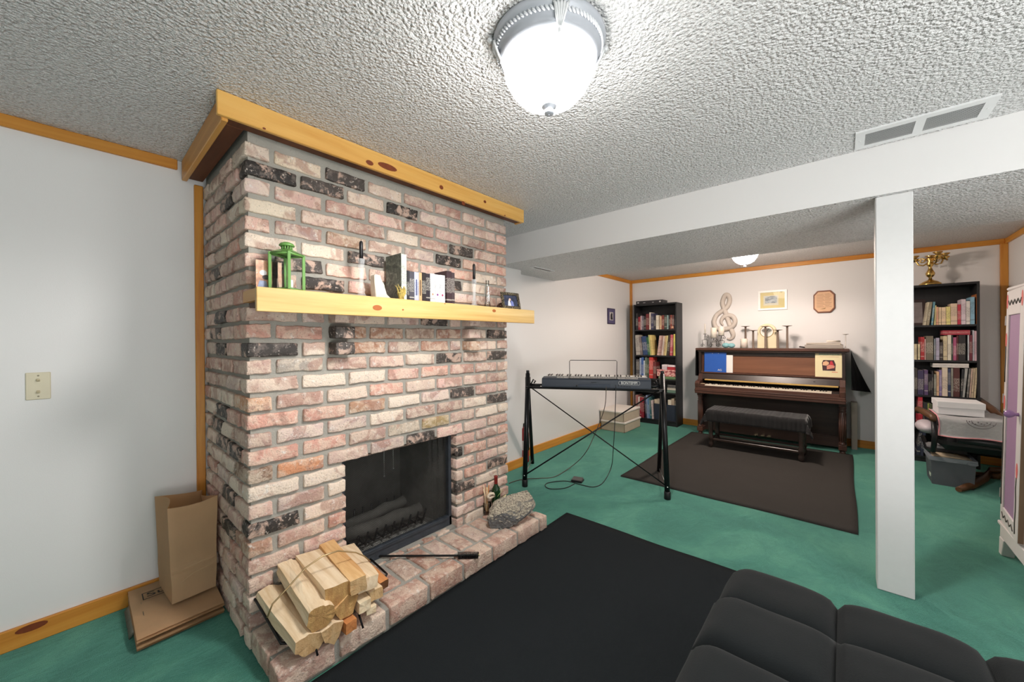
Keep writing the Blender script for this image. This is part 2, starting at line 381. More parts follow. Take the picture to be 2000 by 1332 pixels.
BROWN = {(584,444): (.42,.29,.26), (679,460): (.40,.25,.17), (587,711): (.42,.36,.31), (584,915): (.66,.30,.16), (506,786): (.66,.36,.22), (850,825): (.42,.30,.14), (727,786): (.48,.28,.18), (760,646): (.46,.25,.17), (871,649): (.40,.21,.15), (730,676): (.42,.22,.14), (796,676): (.42,.30,.25), (859,673): (.44,.24,.17), (710,645): (.42,.2,.12), (810,645): (.4,.26,.2), (930,675): (.5,.3,.2), (471,932): (.26,.16,.11), (468,1063): (.36,.20,.13), (520,1080): (.46,.27,.19), (690,455): (.5,.34,.28), (560,1108): (.74,.60,.40), (585,320): (.76,.62,.47), (525,390): (.78,.66,.52), (795,840): (.46,.38,.30)}  # bricks just under the mantel: own reddish colour plus painted mantel shade
front = []; side = []
def place(x, y, z, L, D, tilt=True, depthj=.005):
    o = put('brick', brick_mesh(L, D, .058, rnd.randrange(4)), fp)
    o.location = Vector((x+rnd.uniform(-depthj, depthj*.6), y, z+rnd.uniform(-.0025, .0025)))-Vector((CX, 1.27, 0))
    if tilt: o.rotation_euler = (R(rnd.uniform(-1.0, 1.0)), R(rnd.uniform(-1.2, 1.2)), R(rnd.uniform(-.8, .8)))
    c = rnd.choice(PAL); k = rnd.uniform(.92, 1.18); o.color = (c[0]*k, c[1]*k, c[2]*k, 1)
    return o
SL, HL, PJ = .196, .090, .2179
def zc(k): return 2.095-.0763*(k-1)
for k in range(1, 29):
    z = zc(k); odd = k % 2
    # corner brick at the left
    if odd: L, D = HL, SL
    else: L, D = SL, HL
    o = place(CX-D/2, CY0+L/2, z, L, D); front.append((o, CY0+L/2, z)); side.append((o, CX-D/2, z))
    y = CY0+L+.0225
    # front row
    while y < CY1-.02:
        Lr = min(SL, CY1-y)
        if Lr < .05: break
        a, b = y, y+Lr
        segs = [(a, b)]
        if z < OZ1: 
            segs = []
            if a < OY0-.03: segs.append((a, min(b, OY0)))
            if b > OY1+.03: segs.append((max(a, OY1), b))
            if a >= OY0-.03 and b <= OY1+.03: segs = []
        if 10 <= k <= 12:      # corbel headers interrupt the rows under the mantel
            for (c0, c1) in ((.80, .90), (1.655, 1.755)):
                ns = []
                for (p, q) in segs:
                    if q < c0-.02 or p > c1+.02: ns.append((p, q)); continue
                    if c0-.02-p > .045: ns.append((p, c0-.02))
                    if q-c1-.02 > .045: ns.append((c1+.02, q))
                segs = ns
        for (p, q) in segs:
            if q-p < .03: continue
            o = place(CX-HL/2, (p+q)/2, z, q-p, HL); front.append((o, (p+q)/2, z))
        y += PJ
    # side row
    x = CX-D-.0225
    while x > XL+.03:
        Lr = min(SL, x-XL-.022)
        if Lr < .04: break
        o = place(x-Lr/2, CY0+HL/2, z, HL, Lr, True, 0); o.location.y += rnd.uniform(-.005, .002); side.append((o, x-Lr/2, z)); x -= PJ
for k in (10, 11, 12):
    for c in (.85, 1.705):
        o = place(CX-.02, c, zc(k), HL+.006, .165, True, .002); front.append((o, c, zc(k)))
        o.location.x += .0 if k > 10 else .0
def nearest(lst, a, z): return min(lst, key=lambda t: (t[1]-a)**2+4*(t[2]-z)**2)[0]
DM = {}
def darken(o):
    if o.data.name not in DM: DM[o.data.name] = o.data.copy(); DM[o.data.name].materials[0] = MDB
    o.data = DM[o.data.name]; k = rnd.uniform(.6, 2.4); o.color = (.030*k, .024*k, .021*k, 1)
for px, c in BROWN.items():
    p = at('x', CX, *px); nearest(front, p.y, p.z).color = (*c, 1)
for px in DARKF: p = at('x', CX, *px); darken(nearest(front, p.y, p.z))
for px in DARKS: p = at('y', CY0, *px); darken(nearest(side, p.x, p.z))
SOOT = plain('soot_black', (92, 90, 85), .9, var=.6, scale=9, bump=.4)
STEEL = plain('stained_steel', (66, 72, 80), .5, .4, var=.45, scale=18)
wpart('lintel_bar', MB().box((CX-.10, OY0-.04, OZ1), (CX-.012, OY1+.04, OZ1+.006)), plain('rusty_steel', (96, 84, 74), .7, .3, var=.3), fp)
fb = MB()      # firebox liner with slanting sides
xb, xf = -2.34, CX-.06
for q in [((xf, OY0-.005, HZ), (xb, OY0+.11, HZ), (xb, OY0+.11, OZ1), (xf, OY0-.005, OZ1)), ((xf, OY1+.005, HZ), (xf, OY1+.005, OZ1), (xb, OY1-.11, OZ1), (xb, OY1-.11, HZ)), ((xb, OY0+.11, HZ), (xb, OY1-.11, HZ), (xb, OY1-.11, OZ1), (xb, OY0+.11, OZ1)), ((xf, OY0, HZ+.002), (xf, OY1, HZ+.002), (xb, OY1-.11, HZ+.002), (xb, OY0+.11, HZ+.002)), ((xf, OY0, OZ1), (xb, OY0+.11, OZ1), (xb, OY1-.11, OZ1), (xf, OY1, OZ1))]:
    fb.b.faces.new([fb.b.verts.new(p) for p in q])
wpart('firebox_liner', fb, SOOT, fp)
wpart('screen_frame', MB().box((CX-.085, OY0+.001, HZ), (CX-.055, OY0+.018, OZ1)), STEEL, fp)
wpart('screen_frame', MB().box((CX-.085, OY1-.022, HZ), (CX-.05, OY1-.001, OZ1), 0, .003), STEEL, fp)
wpart('sill_bar', MB().box((CX-.085, OY0+.001, HZ), (CX-.05, OY1-.001, HZ+.062), 0, .004).box((CX-.05, OY0+.03, HZ+.05), (CX-.043, OY1-.03, HZ+.062)), STEEL, fp)
def m_screen():
    t = NT('screen_mesh'); v = t.vec((1, 1, 1)); w1 = t.N('ShaderNodeTexWave', bands_direction='DIAGONAL'); w1.inputs['Scale'].default_value = 62; t.L(v, w1.inputs[0])
    m2 = t.N('ShaderNodeMapping'); m2.inputs['Scale'].default_value = (1, -1, 1); t.L(t.tc(), m2.inputs[0]); w2 = t.N('ShaderNodeTexWave', bands_direction='DIAGONAL'); w2.inputs['Scale'].default_value = 62; t.L(m2.outputs[0], w2.inputs[0])
    f = t.ramp(t.math('MAXIMUM', w1.outputs['Fac'], w2.outputs['Fac']), [(.90, (0, 0, 0)), (.96, (1, 1, 1))])
    tr = t.N('ShaderNodeBsdfTransparent'); mx = t.N('ShaderNodeMixShader'); t.p.inputs['Base Color'].default_value = (.05, .05, .05, 1); t.p.inputs['Metallic'].default_value = .6; t.p.inputs['Roughness'].default_value = .4
    t.L(f, mx.inputs[0]); t.L(tr.outputs[0], mx.inputs[1]); t.L(t.p.outputs[0], mx.inputs[2]); t.L(mx.outputs[0], t.n['Material Output'].inputs[0]); return t.m
sc_ = MB().sheet(lambda u, v: (CX-.07+.008*math.sin(u*95)*(1 if u > .78 else .10), OY0+.018+(OY1-OY0-.04)*u, HZ+.06+(OZ1-HZ-.062)*v), 90, 4)
wpart('mesh_curtain', sc_, m_screen(), fp)
ch = MB()
for yy, zz in ((1.175, .50), (1.235, .53)):
    ch.tube([(CX-.16, yy, OZ1), (CX-.16, yy, zz)], .0028, 6)
    ch.ball((CX-.16, yy, zz), .006, seg=6, rings=4)
wpart('pull_chain', ch, plain('dull_chrome', (170, 172, 170), .35, .8), fp)
gr = MB()
for i in range(9): gr.tube([(-2.26, 1.0+i*.055, HZ+.16), (-2.26, 1.0+i*.055, HZ+.05), (-2.02, 1.0+i*.055, HZ+.05), (-1.99, 1.0+i*.055, HZ+.13)], .006, 5)
for xx in (-2.05, -2.2): gr.tube([(xx, .97, HZ+.044), (xx, 1.47, HZ+.044)], .007, 5)
for xx in (-2.05, -2.2):
    for yy in (.99, 1.45): gr.tube([(xx, yy, HZ), (xx, yy, HZ+.045)], .007, 5)
wpart('fire_grate', gr, BLKM, fp)
lg = MB()
for (a, b, r) in (((-2.12, .98, HZ+.09), (-2.08, 1.46, HZ+.10), .04), ((-2.2, 1.02, HZ+.10), (-2.2, 1.42, HZ+.13), .035)): lg.tube([Vector(a).lerp(Vector(b), t/6)+Vector((0, 0, .006*math.sin(t*2.1))) for t in range(7)], r, 9, radii=[r*(1+.12*math.sin(t*3.7)) for t in range(7)])
wpart('charred_log', lg, SOOT, fp)
ash = MB().sheet(lambda u, v: (-2.0-.3*u, .98+.5*v, HZ+.004+.03*max(0, noise.noise(Vector((u*4, v*7, 2))))+.01*math.sin(math.pi*u)), 14, 22)
wpart('ash', ash, plain('ash_grey', (150, 148, 142), .95, var=.6, scale=40, bump=.6), fp, kind='stuff')
# ---------------------------------------------------------------- hearth
hx = -1.523; HT = HZ
he = thing('brick_hearth', 'low raised hearth of reddish bricks laid flat in grey mortar before the firebox', 'hearth', (-1.69, 1.27, 0))
wpart('mortar', MB().box((CX-.005, CY0+.012, 0), (hx-.012, CY1+.004, HT-.008)), MMO, he)
HP = [(.52, .32, .25), (.58, .40, .32), (.48, .28, .21), (.62, .47, .38), (.55, .36, .29), (.60, .43, .36)]
def hb(x, y, L, D):
    o = put('brick', brick_mesh(L, D, .085, rnd.randrange(4)), he); o.location = Vector((x, y, HT-.0425+rnd.uniform(-.002, .003)))-Vector((-1.69, 1.27, 0)); o.rotation_euler = (R(rnd.uniform(-.8, .8)), R(rnd.uniform(-.8, .8)), R(rnd.uniform(-1, 1)))
    c = rnd.choice(HP); k = rnd.uniform(.85, 1.1); o.color = (c[0]*k, c[1]*k, c[2]*k, 1)
y = CY0+.002
while y < CY1-.06:
    L = min(.2, CY1+.006-y); hb(hx-.05, y+L/2, L, .1); y += .2225
y = CY0+.002
while y < CY1-.03:
    L = min(.098, CY1+.006-y); hb(hx-.1-.024-.1, y+L/2, L, .198); y += .1205
y = OY0+.02
while y < OY1-.05: hb(CX-.025, y+.045, .088, .045); y += .11
# ---------------------------------------------------------------- mantel
MX, MZ = -1.68, 1.496
mt = thing('mantel_shelf', 'thick yellow pine mantel shelf across the brick chimney', 'mantel', (MX, 1.3, MZ))
fa = wpart('fascia', MB().box((MX-.02, .451, MZ-.09), (MX, 2.172, MZ+.004), 0, .002), PINEL, mt)
wpart('shelf_board', MB().box((CX+.002, .452, MZ-.046), (MX-.02, 2.172, MZ), 0, .001), PINECX, mt)
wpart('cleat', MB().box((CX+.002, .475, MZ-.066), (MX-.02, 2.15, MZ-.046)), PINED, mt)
for px, py, w_, h_ in [(737, 601, .024, .013), (787, 605, .005, .004), (965, 607, .016, .009), (869, 593, .004, .003)]:
    p = at('x', MX+.0004, px, py)
    wpart('knot', MB().lathe([(1, 0), (1, .001)], seg=16, M=Matrix.Translation(p) @ Matrix.Rotation(R(90), 4, 'Y') @ Matrix.Diagonal((h_, w_, 1, 1))), plain('light_knot', (168, 92, 40), .5, var=.3, scale=70), fa)
# ================================================================ ceiling lamps, vents, switch
def ceiling_lamp(loc, rad, label, bowlmat, watts, col, a0=-43):
    t = thing('ceiling_light', label, 'light', loc, R(a0))
    RIM = plain('pewter_rim', (176, 180, 188), .45, .1, var=.06)
    r = rad/.18
    part('rim', MB().lathe([(.06*r, 0), (.176*r, 0), (.18*r, -.008), (.176*r, -.022), (.166*r, -.027), (.164*r, -.042), (.156*r, -.05), (.158*r, -.058), (.150*r, -.070), (.143*r, -.071), (.06*r, -.02)], seg=64, cap=False), RIM, t)
    rp = MB()
    for k in range(84):
        A = Matrix.Rotation(2*math.pi*k/84, 4, 'Z')
        rp.ball(A @ Vector((.1685*r, 0, -.033)), (.0048, .0040, .011), 0, 6, 4, A @ Matrix.Rotation(R(38), 4, 'X'))
    part('rope_moulding', rp, plain('pewter_rope', (222, 224, 228), .4, .1), t, kind='stuff')
    part('glass_bowl', MB().lathe([(.143*r, -.066), (.146*r, -.085), (.140*r, -.115), (.122*r, -.150), (.094*r, -.180), (.06*r, -.198), (.03*r, -.205), (.001, -.207)], seg=48, cap=False), bowlmat, t)
    part('finial', MB().lathe([(.001, -.200), (.024*r, -.200), (.0235*r, -.210), (.012*r, -.214), (.011*r, -.218), (.0155*r, -.221), (.0155*r, -.231), (.012*r, -.234), (.001, -.234)], seg=24, cap=False), RIM, t)
    for k in range(4):
        c = MB(); A = Matrix.Rotation(R(90*k), 4, 'Z')
        for j, s in enumerate((-2, -1, 0, 1, 2)):
            pts = [A @ Vector(p) for p in ((.182*r-.004*abs(s), .0065*s*1.7, -.012-.004*abs(s)), (.176*r, .0055*s*1.5, -.030), (.166*r, .004*s*1.3, -.052), (.154*r, .0025*s, -.074))]
            c.tube(pts, .005, 5, radii=[.0035, .0052, .005, .003])
        c.ball(A @ Vector((.188*r, 0, -.008)), (.011, .011, .011), seg=10, rings=6)
        c.ball(A @ Vector((.150*r, 0, -.083)), (.006, .006, .010), seg=8, rings=5)
        part('leaf_clip', c, plain('silver_leaf', (212, 214, 216), .35, .2), t)
    l = bpy.data.lights.new('bulb', 'SPOT'); l.energy = watts; l.color = col; l.shadow_soft_size = .13*r; l.spot_size = R(174); l.spot_blend = .25     # the light that leaves the bowl downwards
    o = bpy.data.objects.new('bulb', l); COL.objects.link(o); o.parent = t; o.location = (0, 0, -.245*r-.01)
    return t
ceiling_lamp((-.715, 1.01, ZC), .18, 'large flush ceiling light with a pewter rope rim nearest the fireplace', emis('lamp_glow_cool', (1, .98, .95), LAMP), LAMPW, (1, .98, .95))
ceiling_lamp((-.76, 4.50, ZC), .15, 'small glowing ceiling light above the piano', emis('lamp_glow_warm', (1, .83, .71), FARLAMP), FARW, (1, .85, .76))
vr = thing('ceiling_vent', 'long white double louvred air vent in the ceiling beside the beam', 'vent', (.26, 2.515, ZC))
fr = MB()
x0, x1, y0, y1 = -.215, .215, -.105, .105
for a, b in (((x0, y0, -.008), (x1, y0+.035, 0)), ((x0, y1-.035, -.008), (x1, y1, 0)), ((x0, y0+.035, -.008), (x0+.035, y1-.035, 0)), ((x1-.035, y0+.035, -.008), (x1, y1-.035, 0)), ((-.016, y0+.035, -.008), (.016, y1-.035, 0))): fr.box(a, b)
part('frame', fr, WHITE, vr, kind='stuff')
sl = MB()
for i in range(13):
    yy = y0+.040+i*.0112
    for xa, xb in ((x0+.035, -.016), (.016, x1-.035)): sl.box((xa, -.0055, -.0006), (xb, .0055, .0006), 0, 0, Matrix.Translation((0, yy, -.006)) @ Matrix.Rotation(R(35), 4, 'X'))
part('louvre_slats', sl, plain('vent_slat', (205, 205, 206), .45), vr, kind='stuff')
part('back_plate', MB().box((x0+.03, y0+.03, -.0012), (x1-.03, y1-.03, -.0002)), plain('vent_dark', (130, 130, 132), .8), vr)
for sx in (-.198, .198): part('screw', MB().lathe([(.004, -.010), (.004, -.0075)], (sx, 0, 0), 10), WHITE, vr)
v2 = thing('ceiling_vent', 'small white slotted vent under the soffit', 'vent', (-2.29, 3.10, ZS))
part('frame', MB().box((-.035, -.17, -.006), (-.018, .17, 0)).box((.018, -.17, -.006), (.035, .17, 0)).box((-.018, -.17, -.006), (.018, -.15, 0)).box((-.018, .15, -.006), (.018, .17, 0)), WHITE, v2, kind='stuff')
part('slot', MB().box((-.018, -.15, -.002), (.018, .15, 0)), plain('vent_brown', (96, 84, 78), .8), v2)
lsw = thing('light_switch', 'beige double toggle switch plate on the white wall left of the fireplace', 'switch', (XL, -.111, 1.104))
IV = plain('ivory_plate', (214, 205, 178), .4, var=.03)
part('plate', MB().box((0, -.035, -.059), (.006, .035, .059), 0, .0025), IV, lsw)
for dz in (.020, -.020):
    part('toggle', MB().box((.004, -.005, -.004), (.018, .005, .004), 0, .0015, Matrix.Translation((0, 0, dz)) @ Matrix.Rotation(R(-28 if dz > 0 else 28), 4, 'Y')), plain('ivory_toggle', (196, 184, 152), .35), lsw)
for dz in (.045, -.045): part('screw', MB().lathe([(.0035, .0055), (.0035, .0072)], seg=10, M=Matrix.Translation((0, 0, dz)) @ Matrix.Rotation(R(90), 4, 'Y')), plain('screw_tan', (120, 112, 92), .4, .5), lsw)
# ================================================================ rugs
def m_rug(name, a, b, sc):
    t = NT(name); v = t.vec(); n = t.noise(v, 420, 2); n2 = t.noise(v, sc, 4, .6); w_ = t.N('ShaderNodeTexWave'); w_.inputs['Scale'].default_value = 95; t.L(v, w_.inputs[0])
    c = t.mix(n2, a, b); c = t.mix(t.math('MULTIPLY', n, .5), c, tuple(x*2.2 for x in b))
    return t.done(c, .95, t.bump(n, .5, .003, t.bump(w_.outputs['Fac'], .25, .002)), Specular_IOR_Level=.12)
def rug(name, label, c, m, th=.012, wob=.004, sk=0):
    (x0, y0), (x1, y1) = c; n = 40
    def f(u, v): return (x0+sk*(1-v)*(1-u)+(x1-x0)*u+wob*math.sin(v*9)*(1 if not sk else .3), y0+(y1-y0)*v+wob*math.sin(u*11), th+.0025*noise.noise(Vector((u*5, v*5, 1))))
    b = MB().sheet(f, n, n); 
    ed = [e for e in b.b.edges if e.is_boundary]; r = bmesh.ops.extrude_edge_only(b.b, edges=ed)
    for v in r['geom']:
        if isinstance(v, bmesh.types.BMVert): v.co.z = .0005
    return solo(name, b, m, label, 'rug', ((x0+x1)/2, (y0+y1)/2, 0))
rug('black_rug', 'large flat black rug on the green carpet before the hearth', ((-1.548, -.4), (-.08, 2.372)), m_rug('black_rug_weave', (.0075, .0097, .0112), (.0108, .0132, .0148), 3), sk=.055)
rug('charcoal_rug', 'charcoal brown rug under the piano bench', ((-1.582, 3.345), (.064, 5.545)), m_rug('charcoal_rug_weave', (.024, .0215, .0195), (.036, .033, .030), 4))
# ================================================================ sofa in the corner of the frame
SOFA = NT('black_suede'); n_ = SOFA.noise(SOFA.vec(), 7, 4, .65); n2_ = SOFA.noise(SOFA.vec(), 260, 2)
MSOFA = SOFA.done(SOFA.mix(n_, (.0062, .0080, .0088), (.0105, .0130, .0140)), .9, SOFA.bump(n2_, .3, .002), Sheen_Weight=.06, Sheen_Roughness=.5, Specular_IOR_Level=.15)
so = thing('tufted_sofa', 'black suede tufted sofa in front of the white post', 'sofa', (.35, 1.2, 0))
sx = [-.345, -.02, .30, .62, .94]; sy = [1.755, 1.455, 1.19, .91, .62]
part('base', MB().box((-.66, -.58, .02), (.59, .50, .26), 0, .03), MSOFA, so)
for i in range(4):
    for j in range(4):
        xa, xb, ya, yb = sx[i], sx[i+1], sy[j+1], sy[j]
        top = .415+(.022 if j else 0)
        def f(u, v, xa=xa, xb=xb, ya=ya, yb=yb, j=j, i=i, top=top):
            puff = (1-abs(2*u-1)**4)*(1-abs(2*v-1)**4)
            z = top-.04+.044*puff**.5
            if j == 0: z -= .075*max(0, (v-.55)/.45)**3
            if i == 0: z -= .03*max(0, (.25-u)/.25)**2
            return (xa+(xb-xa)*u-.35, ya+(yb-ya)*v-1.2, z+.003*noise.noise(Vector((u*3+i, v*3+j, 0))))
        b = MB().sheet(f, 18, 18); ed = [e for e in b.b.edges if e.is_boundary]; r = bmesh.ops.extrude_edge_only(b.b, edges=ed)
        for v in r['geom']:
            if isinstance(v, bmesh.types.BMVert): v.co.z = .24
        part('cushion_panel', b, MSOFA, so)
# ================================================================ paper bags by the wall
KRAFT = plain('kraft_paper', (226, 190, 148), .75, var=.10, scale=7, bump=.15)
KRAFTD = plain('kraft_paper_dark', (216, 180, 138), .78, var=.12, scale=9, bump=.15)
bs = thing('folded_bag_stack', 'stack of flattened brown paper bags on the carpet between wall and chimney', 'paper bags', (-2.42, .315, 0))
for i in range(5):
    z = .012+i*.0115; dx = [.0, .006, -.004, .004, 0][i]
    def f(u, v, z=z, dx=dx, i=i):
        x = -2.628+.42*u+dx*2; y = .155+.295*v+.012*u*(1-v)*0
        return (x+2.42, y-.315, z+.022*(1-u)+.003*math.sin(u*6+i)+.004*v)
    b = MB().sheet(lambda u, v: f(u, v), 10, 6, 0, False, .009)
    part('folded_bag', b, KRAFT if i == 4 else KRAFTD, bs)
part('newspaper', MB().sheet(lambda u, v: (-2.60+.26*u+2.42, .140+.05*v-.315, .07-.068*(1-v)+.004*math.sin(u*17)), 14, 3, 0, True, .004), plain('grey_newsprint', (178, 172, 160), .7, var=.25, scale=30), bs)
def text_mesh(s, size, ext=.0004, font_space=1.0):
    cu = bpy.data.curves.new('txt', 'FONT'); cu.body = s; cu.size = size; cu.extrude = ext; cu.align_x = 'CENTER'; cu.align_y = 'CENTER'; cu.space_character = font_space
    o = bpy.data.objects.new('txt', cu); COL.objects.link(o); dg = bpy.context.evaluated_depsgraph_get(); me = bpy.data.meshes.new_from_object(o.evaluated_get(dg)); bpy.data.objects.remove(o); bpy.data.curves.remove(cu); return me
def text_part(name, s, size, M, mat, parent, space=1.0, bold=0):
    me = text_mesh(s, size, .0004, space); me.transform(M); me.materials.clear(); me.materials.append(mat)
    return put(name, me, parent)
INK = plain('black_ink', (26, 22, 20), .6)
ctr = at('z', .088, 306, 1156)
TM = Matrix.Translation(ctr-Vector((-2.42, .315, 0))) @ Matrix.Rotation(R(3), 4, 'Y') @ Matrix.Rotation(R(90), 4, 'Z')
text_part('printed_letters', 'Su', .052, TM @ Matrix.Translation((0, 0, .0012)) @ Matrix.Diagonal((1.5, 1, 1, 1)), INK, bs)
bx = MB()
for a, b in (((-.05, -.030, 0), (.10, -.026, .0008)), ((-.05, .026, 0), (.10, .030, .0008)), ((-.05, -.03, 0), (-.046, .03, .0008))): bx.box(a, b)
part('printed_border', MB().prism([(-.05, -.03, 0), (.12, -.03, 0), (.12, -.026, 0), (-.046, -.026, 0), (-.046, .026, 0), (.12, .026, 0), (.12, .03, 0), (-.05, .03, 0)], (0, 0, .0006)), INK, bs).matrix_local = TM
bx.b.free()
bg = thing('paper_bag', 'tall open brown paper bag standing on the flattened bags', 'paper bag', (-2.45, .352, .088))
def bagpt(a, v, ins=0):
    """a: 0..4 round the sides (front, right, back, left), v height"""
    W, D = .082+.012*v, .125+.0*v; W -= ins; D -= ins; k = int(a) % 4; t = a-int(a)
    cs = [(D, -W), (D, W), (-D, W), (-D, -W)]; p, q = Vector((*cs[k], 0)), Vector((*cs[(k+1) % 4], 0)); P = p.lerp(q, t)
    if k in (1, 3): P.y += (-1 if k == 1 else 1)*.030*v**2*math.sin(math.pi*t)
    P.z = .432*v+(.018*v*math.sin(a*2.1+.5))+(-.02*v if k == 0 else 0)*math.sin(math.pi*t)
    w = noise.noise(Vector((a*1.7, v*3.1, 3)))*.006*math.sin(math.pi*min(1, v+.15))
    P.x += w+.018*v*(-1 if k == 2 else 0)*0; P.y += w*.8
    if .30 < v < .36: P.x += .0025
    P.x += .02*(1-v)*0
    return P
b = MB(); n1, n2 = 32, 24
V = [[b.b.verts.new(bagpt(4*i/n1, j/n2)) for j in range(n2+1)] for i in range(n1)]
fs = [b.b.faces.new((V[i][j], V[(i+1) % n1][j], V[(i+1) % n1][j+1], V[i][j+1])) for i in range(n1) for j in range(n2)]
b.b.faces.new([V[i][0] for i in range(n1)][::-1])
bmesh.ops.solidify(b.b, geom=list(b.b.faces), thickness=.0012)
part('bag_body', b, KRAFT, bg); bg.rotation_euler = (0, R(-1), R(4))
for zz, da in ((.135, .0), (.07, .09)):
    part('fold_crease', MB().tube([(.1262, -.080, zz), (.1268, 0, zz+.012+da*.3), (.1266, .082, zz+.022+da*.3)], .0012, 4), plain('crease_light', (214, 180, 140), .8), bg)
# ================================================================ firewood, basket, poker, rock, bottle on the hearth
fbk = thing('log_basket', 'black mesh firewood basket with a thin bowed handle on the left of the hearth', 'basket', (-1.68, .70, HT))
O = Vector((-1.68, .70, HT)); L_ = lambda *p: Vector(p)-O
MESHM = plain('basket_mesh', (34, 36, 38), .5, .4, var=.3)
wires = MB(); 
BL0, BL1 = at('x', -1.845, 498, 1170), at('x', -1.60, 549, 1257); BR0, BR1 = at('x', -1.80, 724, 1092), at('x', -1.62, 756, 1121)
def bowl(u, v):   # u from the left end to the right end, v from the wall to the front
    p = BL0.lerp(BL1, v).lerp(BR0.lerp(BR1, v), u)
    e = max(0, 1-min(u/.10, (1-u)/.16)); flo = HT+.028
    p.z = flo+(p.z-flo)*(e**1.15 if e > 0 else 0); return p
for i in range(49): wires.tube([bowl(i/48, j/8)-O for j in range(9)], .0012, 3)
for j in range(25): wires.tube([bowl(i/30, j/24)-O for i in range(31)], .0012, 3)
part('wire_mesh', wires, MESHM, fbk, kind='stuff')
rim = [bowl(0, t/8) for t in range(9)]+[bowl(t/24, 1) for t in range(1, 25)]+[bowl(1, 1-t/8) for t in range(1, 9)]+[bowl(1-t/24, 0) for t in range(1, 24)]
part('rim', MB().tube([p-O for p in rim], .005, 6, closed=True), BLKM, fbk)
hp = [at('x', -1.62, *q) for q in ((522, 1206), (532, 1180), (560, 1150), (598, 1108), (630, 1086), (660, 1076), (695, 1079), (711, 1086), (723, 1096))]
part('handle', MB().tube([p-O for p in hp], .0032, 6), plain('brass_wire', (176, 152, 112), .35, .7), fbk)
for xx, yy in ((-1.50, .59), (-1.50, .77), (-1.79, .59), (-1.79, .77)):
    part('leg', MB().tube([L_(xx+(.03 if xx < -1.6 else -.05), yy, HT+.06), L_(xx, yy, HT+.003)], .004, 6), BLKM, fbk)
FW = [wood('firewood_%d' % i, a, b_, 0, .75, 26, .45, c) for i, (a, b_, c) in enumerate([((242, 222, 192), (216, 186, 146), (232, 208, 174)), ((234, 198, 146), (204, 152, 96), (222, 178, 122)), ((240, 222, 190), (220, 192, 150), (232, 208, 172)), ((216, 150, 92), (184, 112, 60), (204, 136, 80))])]
def m_end(name, a, b_):
    t = NT(name); v = t.vec((1, 1, 1), rnd=True); n = t.noise(v, 130, 5, .75); n2 = t.noise(t.vec((.5, 1, .25), rnd=True), 60, 3)
    return t.done(t.mix(t.math('MULTIPLY', n2, 1.0), s2l(a), s2l(b_)), .9, t.bump(n, .9, .006))
FEND = m_end('sawn_end', (236, 208, 158), (188, 132, 76)); FENDR = m_end('rough_end', (224, 186, 120), (150, 96, 50))
def log(sec, back, front, mat, label, end=FEND, roll=0, rough=.003):
    """split log: cross-section sec (y, z) swept from its back end to its front end (world points)"""
    back, front = Vector(back), Vector(front); ax = (front-back); n = 9; mid = (back+front)/2
    d = ax.normalized(); yv = Vector((0, 0, 1)).cross(d).normalized(); zv = d.cross(yv)
    b = MB(); rg = []
    # finer outline
    pts = []
    for k in range(len(sec)):
        p, q = Vector(sec[k]), Vector(sec[(k+1) % len(sec)])
        for s in range(3): pts.append(p.lerp(q, s/3))
    sd = random.Random(label).random()*50
    for i in range(n+1):
        c = back+ax*(i/n); row = []
        for k, p in enumerate(pts):
            w_ = rough*(noise.noise(Vector((p.x*40+sd, p.y*40, i*.33)))*1.6+noise.noise(Vector((p.x*90, p.y*90+sd, i*.9)))*.6)
            s = 1+w_/max(.02, p.length)
            row.append(b.b.verts.new(c+yv*p.x*s+zv*p.y*s+d*(noise.noise(Vector((p.x*60, p.y*60, sd)))*.004 if i in (0, n) else 0)-mid))
        rg.append(row)
    m = len(pts)
    for i in range(n):
        for k in range(m): b.b.faces.new((rg[i][k], rg[i][(k+1) % m], rg[i+1][(k+1) % m], rg[i+1][k]))
    for row, fl in ((rg[0], 1), (rg[-1], 0)):
        cc = sum((v.co for v in row), Vector())/m; cv = b.b.verts.new(cc)
        for k in range(m):
            q = (row[(k+1) % m], row[k], cv) if fl else (row[k], row[(k+1) % m], cv)
            b.b.faces.new(q).material_index = 1
    bmesh.ops.recalc_face_normals(b.b, faces=b.b.faces)
    o = put('firewood_log', b.mesh('firewood_log', [mat, end])); o.location = mid
    return tag(o, label, 'log', 'firewood in the hearth basket')
log([(-.055, .035), (-.058, -.01), (-.02, -.045), (.03, -.052), (.058, -.02), (.045, .012), (-.01, .040)], (-1.852, .540, .215), (-1.505, .568, .165), FW[0], 'pale split log lying lowest at the left end of the basket')
log([(-.048, .042), (-.05, -.01), (-.03, -.045), (.02, -.05), (.052, -.02), (.05, .02), (.015, .04), (-.015, .05)], (-1.850, .612, .285), (-1.500, .604, .242), FW[0], 'thick split log with the shaggy torn end', FENDR, 0, .006)
log([(-.055, .04), (-.05, -.04), (.035, -.048), (.055, .03)], (-1.852, .692, .292), (-1.520, .682, .285), FW[0], 'broad square-cut log on top of the middle of the pile', FENDR, 0, .002)
log([(-.035, .03), (-.03, -.03), (.035, -.035), (.03, .03)], (-1.852, .775, .308), (-1.500, .752, .290), FW[1], 'narrow orange-sided log right of the broad square one')
log([(-.04, .025), (-.04, -.03), (.04, -.03), (.045, .02)], (-1.852, .858, .262), (-1.505, .795, .276), FW[0], 'flat pale log on top at the right end of the pile', FW[0])
log([(-.05, .01), (-.02, -.04), (.03, -.04), (.055, .02), (.01, .045)], (-1.83, .70, .22), (-1.515, .705, .218), FW[1], 'wedge log tucked under the broad square one', FENDR)
log([(-.045, .03), (-.03, -.02), (.01, -.055), (.03, -.03), (.045, .02), (.0, .04)], (-1.83, .62, .19), (-1.505, .648, .152), FW[0], 'pointed pale log under the shaggy one')
